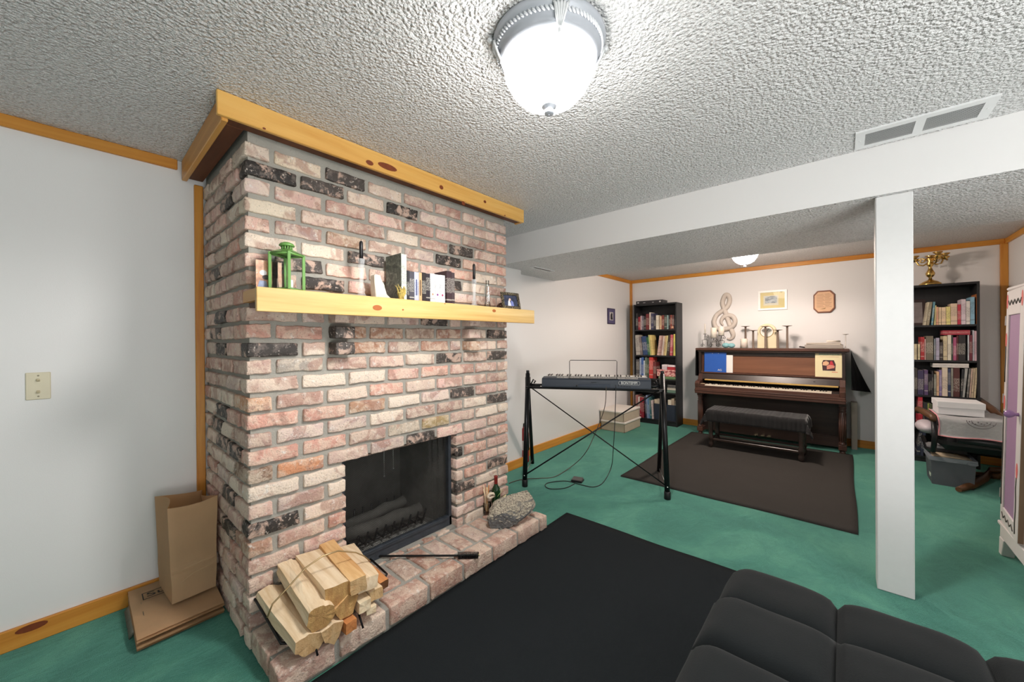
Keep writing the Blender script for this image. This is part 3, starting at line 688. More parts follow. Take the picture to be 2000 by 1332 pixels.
log([(-.022, .022), (-.022, -.022), (.022, -.022), (.022, .022)], (-1.80, .70, .155), (-1.49, .716, .146), FW[3], 'small square orange stick at the bottom of the pile', FW[3], 0, .001)
log([(-.024, .02), (-.026, -.022), (.024, -.022), (.026, .022)], (-1.82, .80, .19), (-1.497, .778, .192), FW[2], 'whitish squared stick at the lower right of the pile', FW[2], 0, .001)
log([(-.022, .014), (-.02, -.014), (.02, -.016), (.022, .012)], (-1.80, .83, .15), (-1.500, .806, .158), FW[2], 'short pale splinter below the whitish stick', FW[2])
log([(-.028, .02), (-.026, -.02), (.03, -.022), (.028, .022)], (-1.82, .85, .20), (-1.51, .836, .205), FW[2], 'pale squared stick with sawn end beside the whitish one', FEND, 0, .001)
log([(-.02, .016), (-.02, -.018), (.02, -.018), (.02, .018)], (-1.82, .90, .215), (-1.53, .884, .214), FW[3], 'small brown stick at the far right edge of the basket', plain('dark_cut', (104, 66, 36), .8), 0, .001)
pk = thing('fire_poker', 'black fire poker with a coiled wire handle lying on the hearth', 'poker', (-1.7, 1.3, HT))
a = at('z', HT+.014, 735, 1086)-pk.location; b_ = at('z', HT+.014, 895, 1085)-pk.location; c_ = at('z', HT+.014, 934, 1084)-pk.location
part('shaft', MB().tube([a+Vector((-.04, -.02, .012)), a, a.lerp(b_, .5), b_, c_], .0055, 7), BLKM, pk)
coil = []; dd = (c_-b_); u_ = dd.orthogonal().normalized(); v_ = dd.cross(u_).normalized()
for i in range(141): t = i/140; coil.append(b_+dd*t+(u_*math.cos(t*2*math.pi*14)+v_*math.sin(t*2*math.pi*14))*.016)
part('coil_handle', MB().tube(coil, .0030, 5), BLKM, pk)
part('end_nut', MB().tube([c_, c_+dd.normalized()*.008], .006, 8), plain('dull_brass', (190, 176, 140), .4, .7), pk)
# rock
t = NT('crusted_rock'); v = t.vec(); n1 = t.noise(v, 12, 4, .6); n2 = t.noise(v, 120, 3, .7); g = t.N('ShaderNodeNewGeometry'); sx_ = t.N('ShaderNodeSeparateXYZ'); t.L(g.outputs['Normal'], sx_.inputs[0])
crust = t.mix(t.ramp(n2, [(.38, (0, 0, 0)), (.62, (1, 1, 1))]), (.20, .17, .14), (.62, .55, .42)); gre = t.mix(n2, (.10, .105, .11), (.26, .26, .26))
msk = t.math('MULTIPLY', t.ramp(sx_.outputs['Z'], [(-.05+.05, (0, 0, 0)), (.3, (1, 1, 1))]), t.ramp(n1, [(.30, (0, 0, 0)), (.42, (1, 1, 1))]))
MROCK = t.done(t.mix(msk, gre, crust), .9, t.bump(n2, 1.0, .012))
bm_ = bmesh.new(); bmesh.ops.create_icosphere(bm_, subdivisions=5, radius=1)
for v in bm_.verts:
    p = v.co.copy(); q = Vector((p.x*.078, p.y*.155, p.z*.085))
    q.z *= 1-.25*(p.y*.5+.5) if p.z < 0 else 1; q.z = max(q.z, -.055); q.z += .03*p.y
    if q.z > .05-.02*p.y: q.z = .05-.02*p.y+(q.z-(.05-.02*p.y))*.35
    q += noise.noise_vector(q*9+Vector((4, 1, 2)))*.028+noise.noise_vector(q*28)*.009+noise.noise_vector(q*80)*.003
    for nx_, ny_, nz_, dd_ in ((.93, -.1, .35, .058), (.3, -.25, .92, .050), (.75, .6, .25, .115), (.2, .9, .4, .125), (-.6, .1, .8, .06), (.85, -.45, -.25, .072)):
        l_ = (nx_*nx_+ny_*ny_+nz_*nz_)**.5; e_ = (q.x*nx_+q.y*ny_+q.z*nz_)/l_-dd_
        if e_ > 0: q -= Vector((nx_, ny_, nz_))*(e_/l_*.9)
    q += noise.noise_vector(v.co*7)*.005
    v.co = q
me = bpy.data.meshes.new('rock'); bm_.to_mesh(me); bm_.free(); me.materials.append(MROCK)
zm = min(v.co.z for v in me.vertices)
rk = put('rock', me); rk.scale = (1.25, 1.2, 1.25); rk.location = (-1.640, 1.855, HT-zm*1.25-.004); rk.rotation_euler = (R(4), 0, R(-14)); tag(rk, 'crusty grey and tan boulder lying on the right end of the hearth', 'rock')
# wine bottle, kindling bundle, matchbook card
bp = at('z', HT, 969, 1000); bp.x = min(bp.x, -1.80)
wb = thing('wine_bottle', 'green wine bottle with a dark red capsule beside the brick pier', 'bottle', (bp.x, bp.y, HT)); wb.scale = (.82, .82, .80)
GRN = NT('bottle_green').done((.010, .055, .018), .06, None, 0, Transmission_Weight=.35, IOR=1.5)
part('glass_body', MB().lathe([(.001, .002), (.030, 0), (.036, .006), (.037, .18), (.033, .205), (.018, .232), (.0145, .25), (.0142, .262)], seg=28, cap=False), GRN, wb)
part('capsule', MB().lathe([(.0152, .232), (.0154, .30), (.0165, .302), (.0165, .312), (.014, .315), (.001, .315)], seg=20, cap=False), plain('red_foil', (128, 36, 34), .4, var=.1), wb)
part('raffia_tie', MB().tube([(.026, .0, .205), (.036, .02, .19), (.04, .035, .20), (.034, .045, .18), (.038, .02, .175), (.04, -.005, .165), (.036, -.02, .15)], .0016, 5), plain('lime_raffia', (176, 196, 120), .6), wb)
kp = Vector((-1.842, bp.y-.062, HT))
kd = thing('kindling_jar', 'bundle of kindling sticks tied with a pale bow standing in a small glass jar', 'jar', kp)
part('glass_jar', MB().lathe([(.001, .003), (.026, 0), (.028, .01), (.028, .075), (.024, .08), (.026, .076), (.0255, .012), (.001, .006)], seg=20, cap=False), GLASS, kd)
rq = random.Random(3)
for i in range(11):
    a1 = rq.uniform(0, 6.28); r1 = rq.uniform(.004, .016); tp = Vector((rq.uniform(-.012, .02), rq.uniform(-.035, .012), rq.uniform(.15, .205)))
    part('kindling_stick', MB().tube([(r1*math.cos(a1), r1*math.sin(a1), .008), tp*.6+Vector((0, 0, .02)), tp], .0042, 5), FW[rq.choice([1, 3, 3, 0])], kd)
part('bow', MB().tube([(.02, -.02, .13), (.034, -.005, .15), (.04, .02, .145), (.036, .035, .125), (.03, .01, .118), (.034, -.012, .12), (.026, -.024, .135)], .009, 6, closed=True), plain('cream_ribbon', (224, 208, 186), .8), kd)
mc = thing('seed_packet', 'small red and yellow card leaning behind the rock', 'card', (-1.79, bp.y+.065, HT))
mc.rotation_euler = (R(6), R(-6), R(8))
part('card', MB().box((-.002, -.03, 0), (.002, .035, .095), 0, .001), plain('yellow_card', (222, 214, 150), .6, var=.2, scale=60), mc)
part('printed_panel', MB().box((.002, -.028, .01), (.0026, .0, .088)), plain('red_print', (190, 74, 56), .6, var=.5, scale=70), mc)
# ================================================================ things on the mantel
MXI = -1.77
def mpt(px, py, x=MXI): return at('x', x, px, py)
ph = thing('acrylic_photo', 'clear acrylic picture of a sepia family photo behind the green lantern', 'photo', mpt(523, 600, -1.80)); ph.location.z = MZ
ya, yb = mpt(498, 520, -1.80).y, mpt(553, 520, -1.80).y; zt = mpt(520, 507, -1.80).z-MZ; yc = ph.location.y
part('acrylic_block', MB().box((-.004, ya-yc, 0), (.008, yb-yc, zt), 0, .001), THIN, ph)
t = NT('sepia_print'); v = t.vec(); n = t.noise(v, 26, 3); SEP = t.done(t.ramp(n, [(.3, s2l((150, 96, 70))), (.5, s2l((206, 150, 116))), (.7, s2l((226, 190, 160)))]), .4)
part('print', MB().box((-.0052, ya-yc+.004, .004), (-.0042, yb-yc-.004, zt-.004)), SEP, ph)
pm = MB()
part('printed_figure', MB().prism([(-.0039, yb-yc-.045, .004), (-.0039, yb-yc-.012, .004), (-.0039, yb-yc-.02, .06), (-.0039, yb-yc-.035, .06)], (.0006, 0, 0)), plain('print_brown', (112, 86, 70), .6, var=.3, scale=60), ph)
part('printed_figure', MB().lathe([(1, 0), (1, .0006)], seg=14, M=Matrix.Translation((-.0039, ya-yc+.03, .078)) @ Matrix.Rotation(R(90), 4, 'Y') @ Matrix.Diagonal((.011, .013, 1, 1))), plain('print_white', (226, 222, 226), .6, var=.2, scale=60), ph)
part('printed_figure', MB().prism([(-.0039, ya-yc+.006, .004), (-.0039, ya-yc+.05, .004), (-.0039, ya-yc+.04, .045), (-.0039, ya-yc+.016, .045)], (.0006, 0, 0)), plain('print_blue', (150, 160, 190), .6, var=.4, scale=60), ph)
part('printed_figure', MB().lathe([(1, 0), (1, .0006)], seg=14, M=Matrix.Translation((-.0039, ya-yc+.04, .06)) @ Matrix.Rotation(R(90), 4, 'Y') @ Matrix.Diagonal((.010, .014, 1, 1))), plain('print_dark', (60, 44, 44), .6, var=.3, scale=60), ph)
# lantern
LGN = plain('green_enamel', (106, 152, 78), .35, var=.08)
lc = mpt(561, 560, -1.772)
ln = thing('green_lantern', 'green metal candle lantern with glass sides on the left of the mantel', 'lantern', (lc.x, lc.y, MZ), R(-8))
rr = .062; LH = .165
for k in range(4):
    a1 = R(90*k-45+41); p = Vector((rr*math.cos(a1), rr*math.sin(a1), 0)); q = Vector((rr*math.cos(a1+R(90)), rr*math.sin(a1+R(90)), 0))
    M = Matrix.Translation(p) @ Matrix.Rotation(a1, 4, 'Z')
    part('corner_post', MB().box((-.006, -.006, .008), (.006, .006, LH), 0, .002, M), LGN, ln)
    for z0, z1 in ((.004, .016), (LH-.012, LH)): part('rail', MB().tube([p+Vector((0, 0, (z0+z1)/2)), q+Vector((0, 0, (z0+z1)/2))], .006, 4), LGN, ln)
    part('pane', MB().prism([p.lerp(q, .1)*.96+Vector((0, 0, .016)), p.lerp(q, .9)*.96+Vector((0, 0, .016)), p.lerp(q, .9)*.96+Vector((0, 0, LH-.012)), p.lerp(q, .1)*.96+Vector((0, 0, LH-.012))], -(p+q).normalized()*.0015), THIN, ln)
S = [Vector((rr*math.cos(R(90*k-4)), rr*math.sin(R(90*k-4)), 0)) for k in range(4)]
part('base', MB().prism([s*1.03 for s in S], (0, 0, .006)), LGN, ln)
rb = MB(); ap = [rb.b.verts.new(s*1.05+Vector((0, 0, LH))) for s in S]; tp_ = [rb.b.verts.new(s*.42+Vector((0, 0, LH+.016))) for s in S]
for k in range(4): rb.b.faces.new((ap[k], ap[(k+1) % 4], tp_[(k+1) % 4], tp_[k]))
rb.b.faces.new(tp_); rb.b.faces.new(ap[::-1]); part('roof', rb, LGN, ln)
ck = MB()
for k in range(12): ck.tube([(.019*math.cos(k*.5236), .019*math.sin(k*.5236), LH+.012), (.019*math.cos(k*.5236), .019*math.sin(k*.5236), LH+.032)], .003, 5)
part('vent_collar', ck, LGN, ln, kind='stuff')
part('cap', MB().lathe([(.001, LH+.030), (.028, LH+.030), (.030, LH+.033), (.024, LH+.042), (.012, LH+.047), (.001, LH+.048)], seg=20, cap=False), LGN, ln)
part('candle', MB().lathe([(.001, .007), (.012, .007), (.012, .055), (.001, .056)], (-.008, .012, 0), 14, cap=False), plain('candle_white', (238, 236, 228), .5), ln)
# candlesticks
def candlestick(px, pyt, label, hh, ch_, x=-1.765):
    p = mpt(px, 560, x); t = thing('crystal_candlestick', label, 'candlestick', (p.x, p.y, MZ)); z = mpt(px, pyt, x).z-MZ
    part('crystal', MB().lathe([(.001, .001), (.030, 0), (.031, .006), (.020, .018), (.014, .032), (.019, .040), (.013, .052), (.0095, .08), (.011, .10), (.0155, hh-.02), (.0185, hh), (.0145, hh), (.010, hh-.022), (.001, hh-.024)], seg=8, cap=False, sm=False), CRYST, t)
    part('candle', MB().lathe([(.001, hh-.023), (.009, hh-.023), (.009, z-.012), (.006, z-.004), (.001, z-.002)], seg=12, cap=False), plain('black_candle', (22, 20, 24), .35, var=.3), t)
    part('wick', MB().tube([(0, 0, z-.004), (.001, 0, z+.006)], .001, 4), INK, t)
candlestick(706, 470, 'taller cut-glass candlestick with a black candle near the middle of the mantel', mpt(706, 506, -1.765).z-MZ, .08)
candlestick(926, 515, 'shorter cut-glass candlestick with a black candle beside the right-hand books', mpt(926, 546, -1.765).z-MZ, .08)
p = mpt(952, 570); bv = solo('bud_vase', MB().lathe([(.001, .003), (.020, 0), (.021, .008), (.016, .05), (.012, .10), (.010, .15), (.012, .185), (.010, .185), (.0085, .15), (.010, .10), (.013, .05), (.016, .012), (.001, .008)], (p.x, p.y, MZ), 18, cap=False), GLASS, 'slim clear glass bud vase between candlestick and ornate picture frame', 'vase', (p.x, p.y, MZ))
# white stone bookend, dry tuft, books
p = mpt(765, 560, -1.74)
st = MB(); pts = [(-.055, 0), (-.045, .045), (-.05, .085), (-.025, .095), (.0, .088), (.012, .06), (.03, .03), (.045, .0)]
y0_ = mpt(733, 560, -1.75).y; y1_ = mpt(771, 560, -1.75).y
zt = mpt(745, 536, -1.75).z-MZ
o = MB().prism([(-1.80, y0_+.004, MZ), (-1.80, y0_, MZ+zt*.95), (-1.80, y0_+.012, MZ+zt), (-1.80, y0_+.032, MZ+zt*.97), (-1.80, y0_+.042, MZ+zt*.75), (-1.80, y0_+.058, MZ+zt*.5), (-1.80, y0_+.066, MZ+zt*.25), (-1.80, y1_, MZ)], (.045, 0, 0), 0, .003)
bmesh.ops.subdivide_edges(o.b, edges=list(o.b.edges), cuts=2, use_grid_fill=True)
for v in o.b.verts: v.co += noise.noise_vector(v.co*60)*.003
solo('stone_bookend', o, plain('white_stone', (226, 220, 206), .85, var=.1, scale=50, bump=.6), 'white rough-carved stone bookend standing left of the mantel books', 'bookend', (-1.78, (y0_+y1_)/2, MZ))
p = mpt(784, 585, -1.690); tf = MB(); rq = random.Random(5)
for i in range(26): tf.tube([(p.x+rq.uniform(-.006, .006), p.y+rq.uniform(-.012, .012), MZ), (p.x+rq.uniform(-.012, .012), p.y+rq.uniform(-.02, .02), MZ+.035), (p.x+rq.uniform(-.016, .016), p.y+rq.uniform(-.03, .03), MZ+rq.uniform(.05, .078))], .0022, 4, radii=[.0026, .0024, .0006])
tuft = solo('dried_grass_tuft', tf, plain('straw_gold', (196, 172, 92), .7, var=.2), 'small golden tuft of dried grass before the tall green book', 'ornament', (p.x, p.y, MZ))
def m_book():
    t = NT('book_cover'); oi = t.N('ShaderNodeObjectInfo'); gc = t.N('ShaderNodeSeparateXYZ'); t.L(t.tc('Generated'), gc.inputs[0]); zc_ = gc.outputs['Z']; rn = oi.outputs['Random']
    # title marks: broken strokes along the spine
    v = t.vec((7, 7, 85), 'Generated', True); n = t.noise(v, 1.0, 1, .4)
    a = t.math('GREATER_THAN', n, .53); lo = t.math('GREATER_THAN', zc_, t.math('ADD', .18, t.math('MULTIPLY', rn, .25))); hi = t.math('LESS_THAN', zc_, t.math('ADD', .62, t.math('MULTIPLY', rn, .25)))
    m = t.math('MULTIPLY', t.math('MULTIPLY', a, lo), hi)
    lum = t.N('ShaderNodeRGBToBW'); t.L(oi.outputs['Color'], lum.inputs[0]); tc_ = t.mix(t.math('GREATER_THAN', lum.outputs[0], .3), (.78, .74, .64), (.07, .06, .07))
    bnd = t.math('MULTIPLY', t.math('LESS_THAN', t.math('ABSOLUTE', t.math('SUBTRACT', zc_, t.math('ADD', .08, t.math('MULTIPLY', rn, .1)))), .018), t.math('GREATER_THAN', rn, .5))
    c = t.mix(t.math('MULTIPLY', t.math('MAXIMUM', m, bnd), .5), oi.outputs['Color'], tc_)
    nz = t.noise(t.vec((1, 1, 1), 'Object', True), 25, 3); c = t.mix(t.math('MULTIPLY', nz, .25), c, (.03, .03, .03))
    return t.done(c, .5)
MBOOK = m_book()
def book(quad, dvec, rgb, label, group, pages=True, name='book'):
    """quad: spine outline BL, BR, TR, TL (world points); dvec: depth into the shelf"""
    q = [Vector(p) for p in quad]; d = Vector(dvec); c = sum(q, Vector())/4+d/2; c.z = min(p.z for p in q)
    b = bmesh.new(); A = [b.verts.new(p-c) for p in q]; B = [b.verts.new(p+d-c) for p in q]
    F = [b.faces.new(A), b.faces.new(B[::-1])]+[b.faces.new((A[i], B[i], B[(i+1) % 4], A[(i+1) % 4])) for i in range(4)]
    bmesh.ops.recalc_face_normals(b, faces=b.faces)
    b.faces.ensure_lookup_table(); top = F[4]; fore = F[1]
    if pages:
        w_ = (q[1]-q[0]).length
        for f in (top, fore):
            r = bmesh.ops.inset_region(b, faces=[f], thickness=min(.003, w_*.16), depth=-.003); f.material_index = 1
    me = bpy.data.meshes.new(name); b.to_mesh(me); b.free(); me.materials.append(MBOOK); me.materials.append(CREAMP)
    o = put(name, me); o.location = c; k = s2l(rgb); o.color = (*k, 1); return tag(o, label, 'book', group)
def mbook(x0, x1, yt, rgb, label, xf=-1.72, dep=.12):
    a, b_ = mpt(x0, yt, xf), mpt(x1, yt+3, xf); z = (a.z+b_.z)/2; y0, y1 = a.y+.0006, b_.y-.0006
    return book([(xf, y0, MZ), (xf, y1, MZ), (xf, y1, z), (xf, y0, z)], (-dep, 0, 0), rgb, label, 'books on the mantel')
o = mbook(783.5, 794, 495, (206, 210, 198), 'tall thick grey-green book with a pale spine on the mantel', -1.70, .145)
tb = o; pz = mpt(789, 495, -1.70).z-MZ
fc = part('front_cover', MB().box((-.072, 0, -.0), (.072, .0012, pz), 0), NT('slate_cover').done((.06, .075, .06), .5), tb); fc.location = (0, mpt(783.5, 495, -1.70).y-.0011-tb.location.y, 0)
t = NT('mottled_cover'); n = t.noise(t.vec(), 30, 5, .6, 1.5); fc.data.materials[0] = t.done(t.ramp(n, [(.35, (.05, .06, .05)), (.55, (.12, .14, .115)), (.72, (.32, .35, .28))]), .45)
yy0 = mpt(784, 575, -1.6993); part('spine_lettering', MB().box((-.0003, 0, 0), (.0003, .014, .055)), plain('black_gloss', (24, 26, 24), .5), tb).location = Vector((-1.6995, yy0.y+.0015, MZ+.004))-tb.location
for x0, x1, yt, c, lb in [(795, 799.5, 527, (40, 38, 42), 'thin black book next to the tall green one'), (799.5, 809, 529, (74, 72, 80), 'grey and black thriller second of the row of dark mantel books'), (809, 818, 530, (190, 194, 214), 'lilac-white book with a navy title band'), (818, 824, 531, (206, 170, 124), 'thin tan book with a brown title band'), (824, 832, 531, (40, 30, 32), 'black book with red lower lettering'), (832, 840, 533, (44, 36, 46), 'black book with purple patch on its spine'), (840, 850, 533, (236, 234, 234), 'leftmost of three white paperbacks, with a tan emblem'), (850, 859, 535, (238, 236, 238), 'middle of three white paperbacks, with a purple emblem'), (859, 869, 536, (236, 234, 236), 'right of three white paperbacks, with a red emblem'), (872, 882, 528, (64, 44, 50), 'tall maroon leather book right of the white paperbacks'), (882, 888, 531, (74, 58, 62), 'thin black and red book at the right end of the mantel row')]:
    o = mbook(x0, x1, yt, c, lb, -1.72 if x0 < 871 else -1.735, .115)
    if 'emblem' in lb:
        e = part('emblem', MB().lathe([(.006, 0), (.006, .0006)], seg=10, M=Matrix.Rotation(R(90), 4, 'Y')), plain('emblem_'+lb[-12:-7].strip().replace(' ', '_'), {'tan': (176, 140, 110), 'pur': (130, 60, 130), 'red': (160, 40, 90)}[lb.split('a ')[-1][:3]], .6), o); e.location = Vector((-1.7198, (mpt(x0, 560, -1.72).y+mpt(x1, 560, -1.72).y)/2, MZ+.05))-o.location
    if 'band' in lb:
        e = part('title_band', MB().box((0, -.0028, 0), (.0006, .0028, .085)), plain('band_'+('navy' if 'navy' in lb else 'brown'), (46, 56, 110) if 'navy' in lb else (84, 58, 40), .6), o); e.location = Vector((-1.7199, (mpt(x0, 560, -1.72).y+mpt(x1, 560, -1.72).y)/2, MZ+.035))-o.location
# ornate frame, pinecone
p = at('x', -1.70, 1002, 600); of = thing('ornate_photo_frame', 'small bronze filigree frame with a wedding photo at the right end of the mantel', 'photo frame', (-1.715, p.y, MZ+.004))
of.rotation_euler = (0, R(-12), R(-6)); w2, h2 = .084, .116
OR = NT('bronze_filigree'); v = OR.vec(); n = OR.N('ShaderNodeTexVoronoi'); n.inputs['Scale'].default_value = 190; OR.L(v, n.inputs[0]); MOR = OR.done(OR.ramp(n.outputs['Distance'], [(.25, (.50, .42, .25)), (.5, (.05, .04, .03))]), .35, OR.bump(n.outputs['Distance'], 1, .006), .7)
f4 = MB()
for a, b2 in (((0, -w2, 0), (.012, w2, .02)), ((0, -w2, h2-.02), (.012, w2, h2)), ((0, -w2, .02), (.012, -w2+.022, h2-.02)), ((0, w2-.022, .02), (.012, w2, h2-.02))): part('frame_rail', MB().box(a, b2, 0, .003), MOR, of)
t = NT('wedding_print'); n = t.noise(t.vec(), 40, 3); part('photo_print', MB().box((.002, -w2+.02, .018), (.005, w2-.02, h2-.018)), t.done(t.ramp(n, [(.4, (.02, .025, .05)), (.6, (.05, .06, .11))]), .3), of)
part('printed_figure', MB().prism([(.005, -.03, .02), (.005, .0, .02), (.005, -.006, .05), (.005, -.014, .068), (.005, -.024, .05)], (.0006, 0, 0)), plain('print_white2', (226, 224, 228), .5), of)
part('printed_figure', MB().prism([(.005, .0, .02), (.005, .026, .02), (.005, .022, .05), (.005, .008, .062), (.005, .0, .05)], (.0006, 0, 0)), plain('print_navy', (120, 130, 190), .5, var=.4, scale=90), of)
part('printed_figure', MB().lathe([(.009, 0), (.009, .0008)], seg=12, M=Matrix.Translation((.005, -.006, .066)) @ Matrix.Rotation(R(90), 4, 'Y')), plain('print_skin', (224, 190, 170), .5), of)
p = mpt(978, 590, -1.79); pc = MB()
for i in range(40): a1 = i*2.4; z = .004+.0011*i; r1 = .024*math.sin(math.pi*(i+4)/46); pc.ball((p.x+r1*math.cos(a1), p.y+r1*math.sin(a1), MZ+z), (.007, .007, .004), 0, 6, 4)
solo('pinecone', pc, plain('pinecone_brown', (84, 52, 40), .8, var=.4), 'brown pinecone half hidden behind the ornate frame', 'pinecone', (p.x, p.y, MZ))
# ================================================================ keyboard on its stand
A0, A1 = Vector((-2.29, 2.85, 0)), Vector((-1.21, 3.40, 0)); D = (A1-A0).normalized(); Nn = Vector((D.y, -D.x, 0))   # Nn looks to the camera
KC = (A0+A1)/2
STM = plain('stand_metal', (24, 25, 28), .32, .4, var=.15); CHR = plain('chrome', (210, 212, 214), .2, .9, var=.02)
ks = thing('keyboard_stand', 'black metal keyboard stand with two splayed ends and crossed tie rods', 'stand', KC); K_ = lambda v: Vector(v)-KC
feet = [(Vector((-2.120, 2.585, 0)), Vector((-2.452, 3.118, 0)), A0, .965), (Vector((-1.075, 3.115, 0)), Vector((-1.352, 3.690, 0)), A1, .975)]
for fa_, bk, top, zt in feet:
    tp = Vector((top.x, top.y, zt)); tpf = tp+(fa_-Vector((top.x, top.y, 0)))*.03
    u = (fa_-tp).normalized()
    part('leg', MB().cone(K_(fa_+Vector((0, 0, .055))), K_(tp), .021, .021, 14), STM, ks)
    part('rubber_foot', MB().lathe([(.024, 0), (.026, .004), (.025, .058), (.021, .062)], K_(fa_), 14), BLACK, ks)
    part('leg', MB().cone(K_(bk+Vector((0, 0, .0))), K_(tp-Vector((0, 0, .10))), .0185, .0185, 12), STM, ks)
    part('rubber_foot', MB().lathe([(.017, 0), (.019, .004), (.018, .04), (.015, .043)], K_(bk), 12), BLACK, ks)
    part('pole_cap', MB().cone(K_(tp), K_(tp+Vector((0, 0, .03))), .016, .015, 12), BLACK, ks)
    part('collar', MB().cone(K_(tp-Vector((0, 0, .13))), K_(tp-Vector((0, 0, .035))), .026, .026, 14), BLACK, ks)
    part('foot_brace', MB().tube([K_(fa_+Vector((0, 0, .10))), K_(bk+Vector((0, 0, .045)))], .004, 6), CHR, ks)
    part('bolt', MB().ball(K_(fa_+Vector((0, 0, .10))+Nn*.017), .006, 0, 8, 5), CHR, ks)
    inn = D if top is A0 else -D
    part('wing_bolt', MB().tube([K_(tp+inn*.03+Vector((0, 0, -.10))), K_(tp+inn*.055+Vector((0, 0, -.055))), K_(tp+inn*.075+Vector((0, 0, -.07))), K_(tp+inn*.06+Vector((0, 0, -.09)))], .007, 7), BLACK, ks)
    part('clamp', MB().cone(K_(tp+inn*.02+Vector((0, 0, -.105))), K_(tp+inn*.12+Vector((0, 0, -.115))), .013, .011, 10), BLACK, ks)
z = .845
for off in (.10, -.12): part('crossbar', MB().tube([K_(A0+Nn*off+Vector((0, 0, z))), K_(A1+Nn*off+Vector((0, 0, z)))], .0115, 8), STM, ks)
for top, s in ((A0, D), (A1, -D)): part('side_bar', MB().tube([K_(top+s*.03+Nn*.12+Vector((0, 0, z))), K_(top+s*.03-Nn*.14+Vector((0, 0, z)))], .0115, 8), STM, ks)
p0 = A0+Nn*.03+Vector((0, 0, .86)); p1 = A1+Nn*.03+Vector((0, 0, .86)); q0 = feet[0][0]+Vector((0, 0, .10)); q1 = feet[1][0]+Vector((0, 0, .10))
part('tie_rod', MB().tube([K_(p0), K_(q1)], .0052, 7), STM, ks); part('tie_rod', MB().tube([K_(p1), K_(q0)], .0062, 7), STM, ks)
# keyboard: local frame x along D, y away from the camera, z up
kz = .857; near = KC+Nn*.135
tl = (atp(near, Nn, 1058, 751)-KC).dot(D); tr = (atp(near, Nn, 1272, 756)-KC).dot(D); W2 = (tr-tl)/2; kc = KC+D*((tl+tr)/2)
kb = thing('keyboard', 'dark grey portable electronic keyboard seen from behind with a wire music rest', 'keyboard', (kc.x, kc.y, kz), math.atan2(D.y, D.x))
NAVY = plain('keyboard_grey', (44, 52, 64), .5, var=.08); NAVYD = plain('keyboard_dark', (34, 38, 46), .5, var=.1)
prof = [(-.135, .0), (-.135, .012), (-.128, .062), (-.118, .080), (-.02, .088), (.0, .070), (.135, .058), (.14, .0)]
part('case', MB().prism([(-W2, y, z_) for y, z_ in prof], (2*W2, 0, 0), 0, .003), NAVY, kb)
part('bottom_plate', MB().box((-W2+.01, -.13, -.004), (W2-.01, .13, .002)), BLACK, kb)
part('control_panel', MB().prism([(-W2*.72, -.112, .0815), (-W2*.72, -.022, .0888), (W2*.78, -.022, .0888), (W2*.78, -.112, .0815)], (0, 0, .0012)), plain('panel_silver', (170, 168, 164), .4, .2, var=.2, scale=60), kb)
bt = MB(); rq = random.Random(8)
for i in range(46): x_ = -W2*.7+1.48*W2*i/46; bt.box((x_, -.05-.03*rq.random(), .086), (x_+.006, -.04, .0905))
part('buttons', bt, plain('button_dark', (70, 66, 64), .5), kb, kind='stuff')
wk = MB(); bk_ = MB(); nk = 36; kw = 2*W2*.96/nk
for i in range(nk):
    x_ = -W2*.96+i*kw; wk.box((x_+.0006, -.012, .07), (x_+kw-.0006, .128, .0925), 0)
    if i % 7 in (0, 1, 3, 4, 5): bk_.box((x_+kw-.005, -.012, .09), (x_+kw+.005, .075, .104), 0, .0012)
part('white_keys', wk, plain('key_white', (236, 232, 224), .3), kb, kind='stuff'); part('black_keys', bk_, plain('key_black', (60, 50, 46), .3), kb, kind='stuff')
part('battery_cover', MB().box((-W2*.30, -.1375, .010), (W2*.28, -.134, .036), 0, .001), plain('cover_grey', (54, 62, 76), .5), kb)
part('knob', MB().cone((-W2*.33, -.134, .016), (-W2*.33, -.142, .016), .009, .008, 12), BLACK, kb)
part('slot', MB().box((-.03, -.1345, .047), (.015, -.1305, .052)), BLACK, kb)
for i in range(6): part('socket', MB().cone((W2*.38+i*.024, -.134, .027-.002*i), (W2*.38+i*.024, -.1365, .027-.002*i), .005, .005, 10), BLACK, kb)
lg = text_mesh('BONTEMPI', .030, .0005, 1.0); lg.transform(Matrix.Translation((W2*.62, -.1325, .049)) @ Matrix.Rotation(R(82), 4, 'X') @ Matrix.Diagonal((.95, 1, 1, 1))); LOGO = plain('logo_white', (226, 226, 222), .4); lg.materials.clear(); lg.materials.append(LOGO); put('logo_letters', lg, kb)
lw = .088; M_ = Matrix.Translation((W2*.62, -.1325, .049)) @ Matrix.Rotation(R(82), 4, 'X')
part('logo_border', MB().tube([M_ @ Vector(p) for p in ((-lw+.006, -.015, 0), (lw-.006, -.015, 0), (lw, -.008, 0), (lw, .008, 0), (lw-.006, .015, 0), (-lw+.006, .015, 0), (-lw, .008, 0), (-lw, -.008, 0))], .0012, 4, closed=True), LOGO, kb)
xa, xb_ = -W2+ (1115-1058)/214*2*W2, -W2+(1208-1058)/214*2*W2; zr = .088+.155
part('music_rest', MB().tube([(xa, -.10, .08), (xa-.003, -.085, zr-.01), (xa+.006, -.083, zr), (xb_-.006, -.083, zr), (xb_+.003, -.085, zr-.01), (xb_, -.10, .08)], .0032, 7), plain('grey_wire', (92, 90, 88), .4, .5), kb)
part('music_rest_slot', MB().box((xa-.01, -.125, .077), (xb_+.01, -.112, .084)), BLACK, kb)
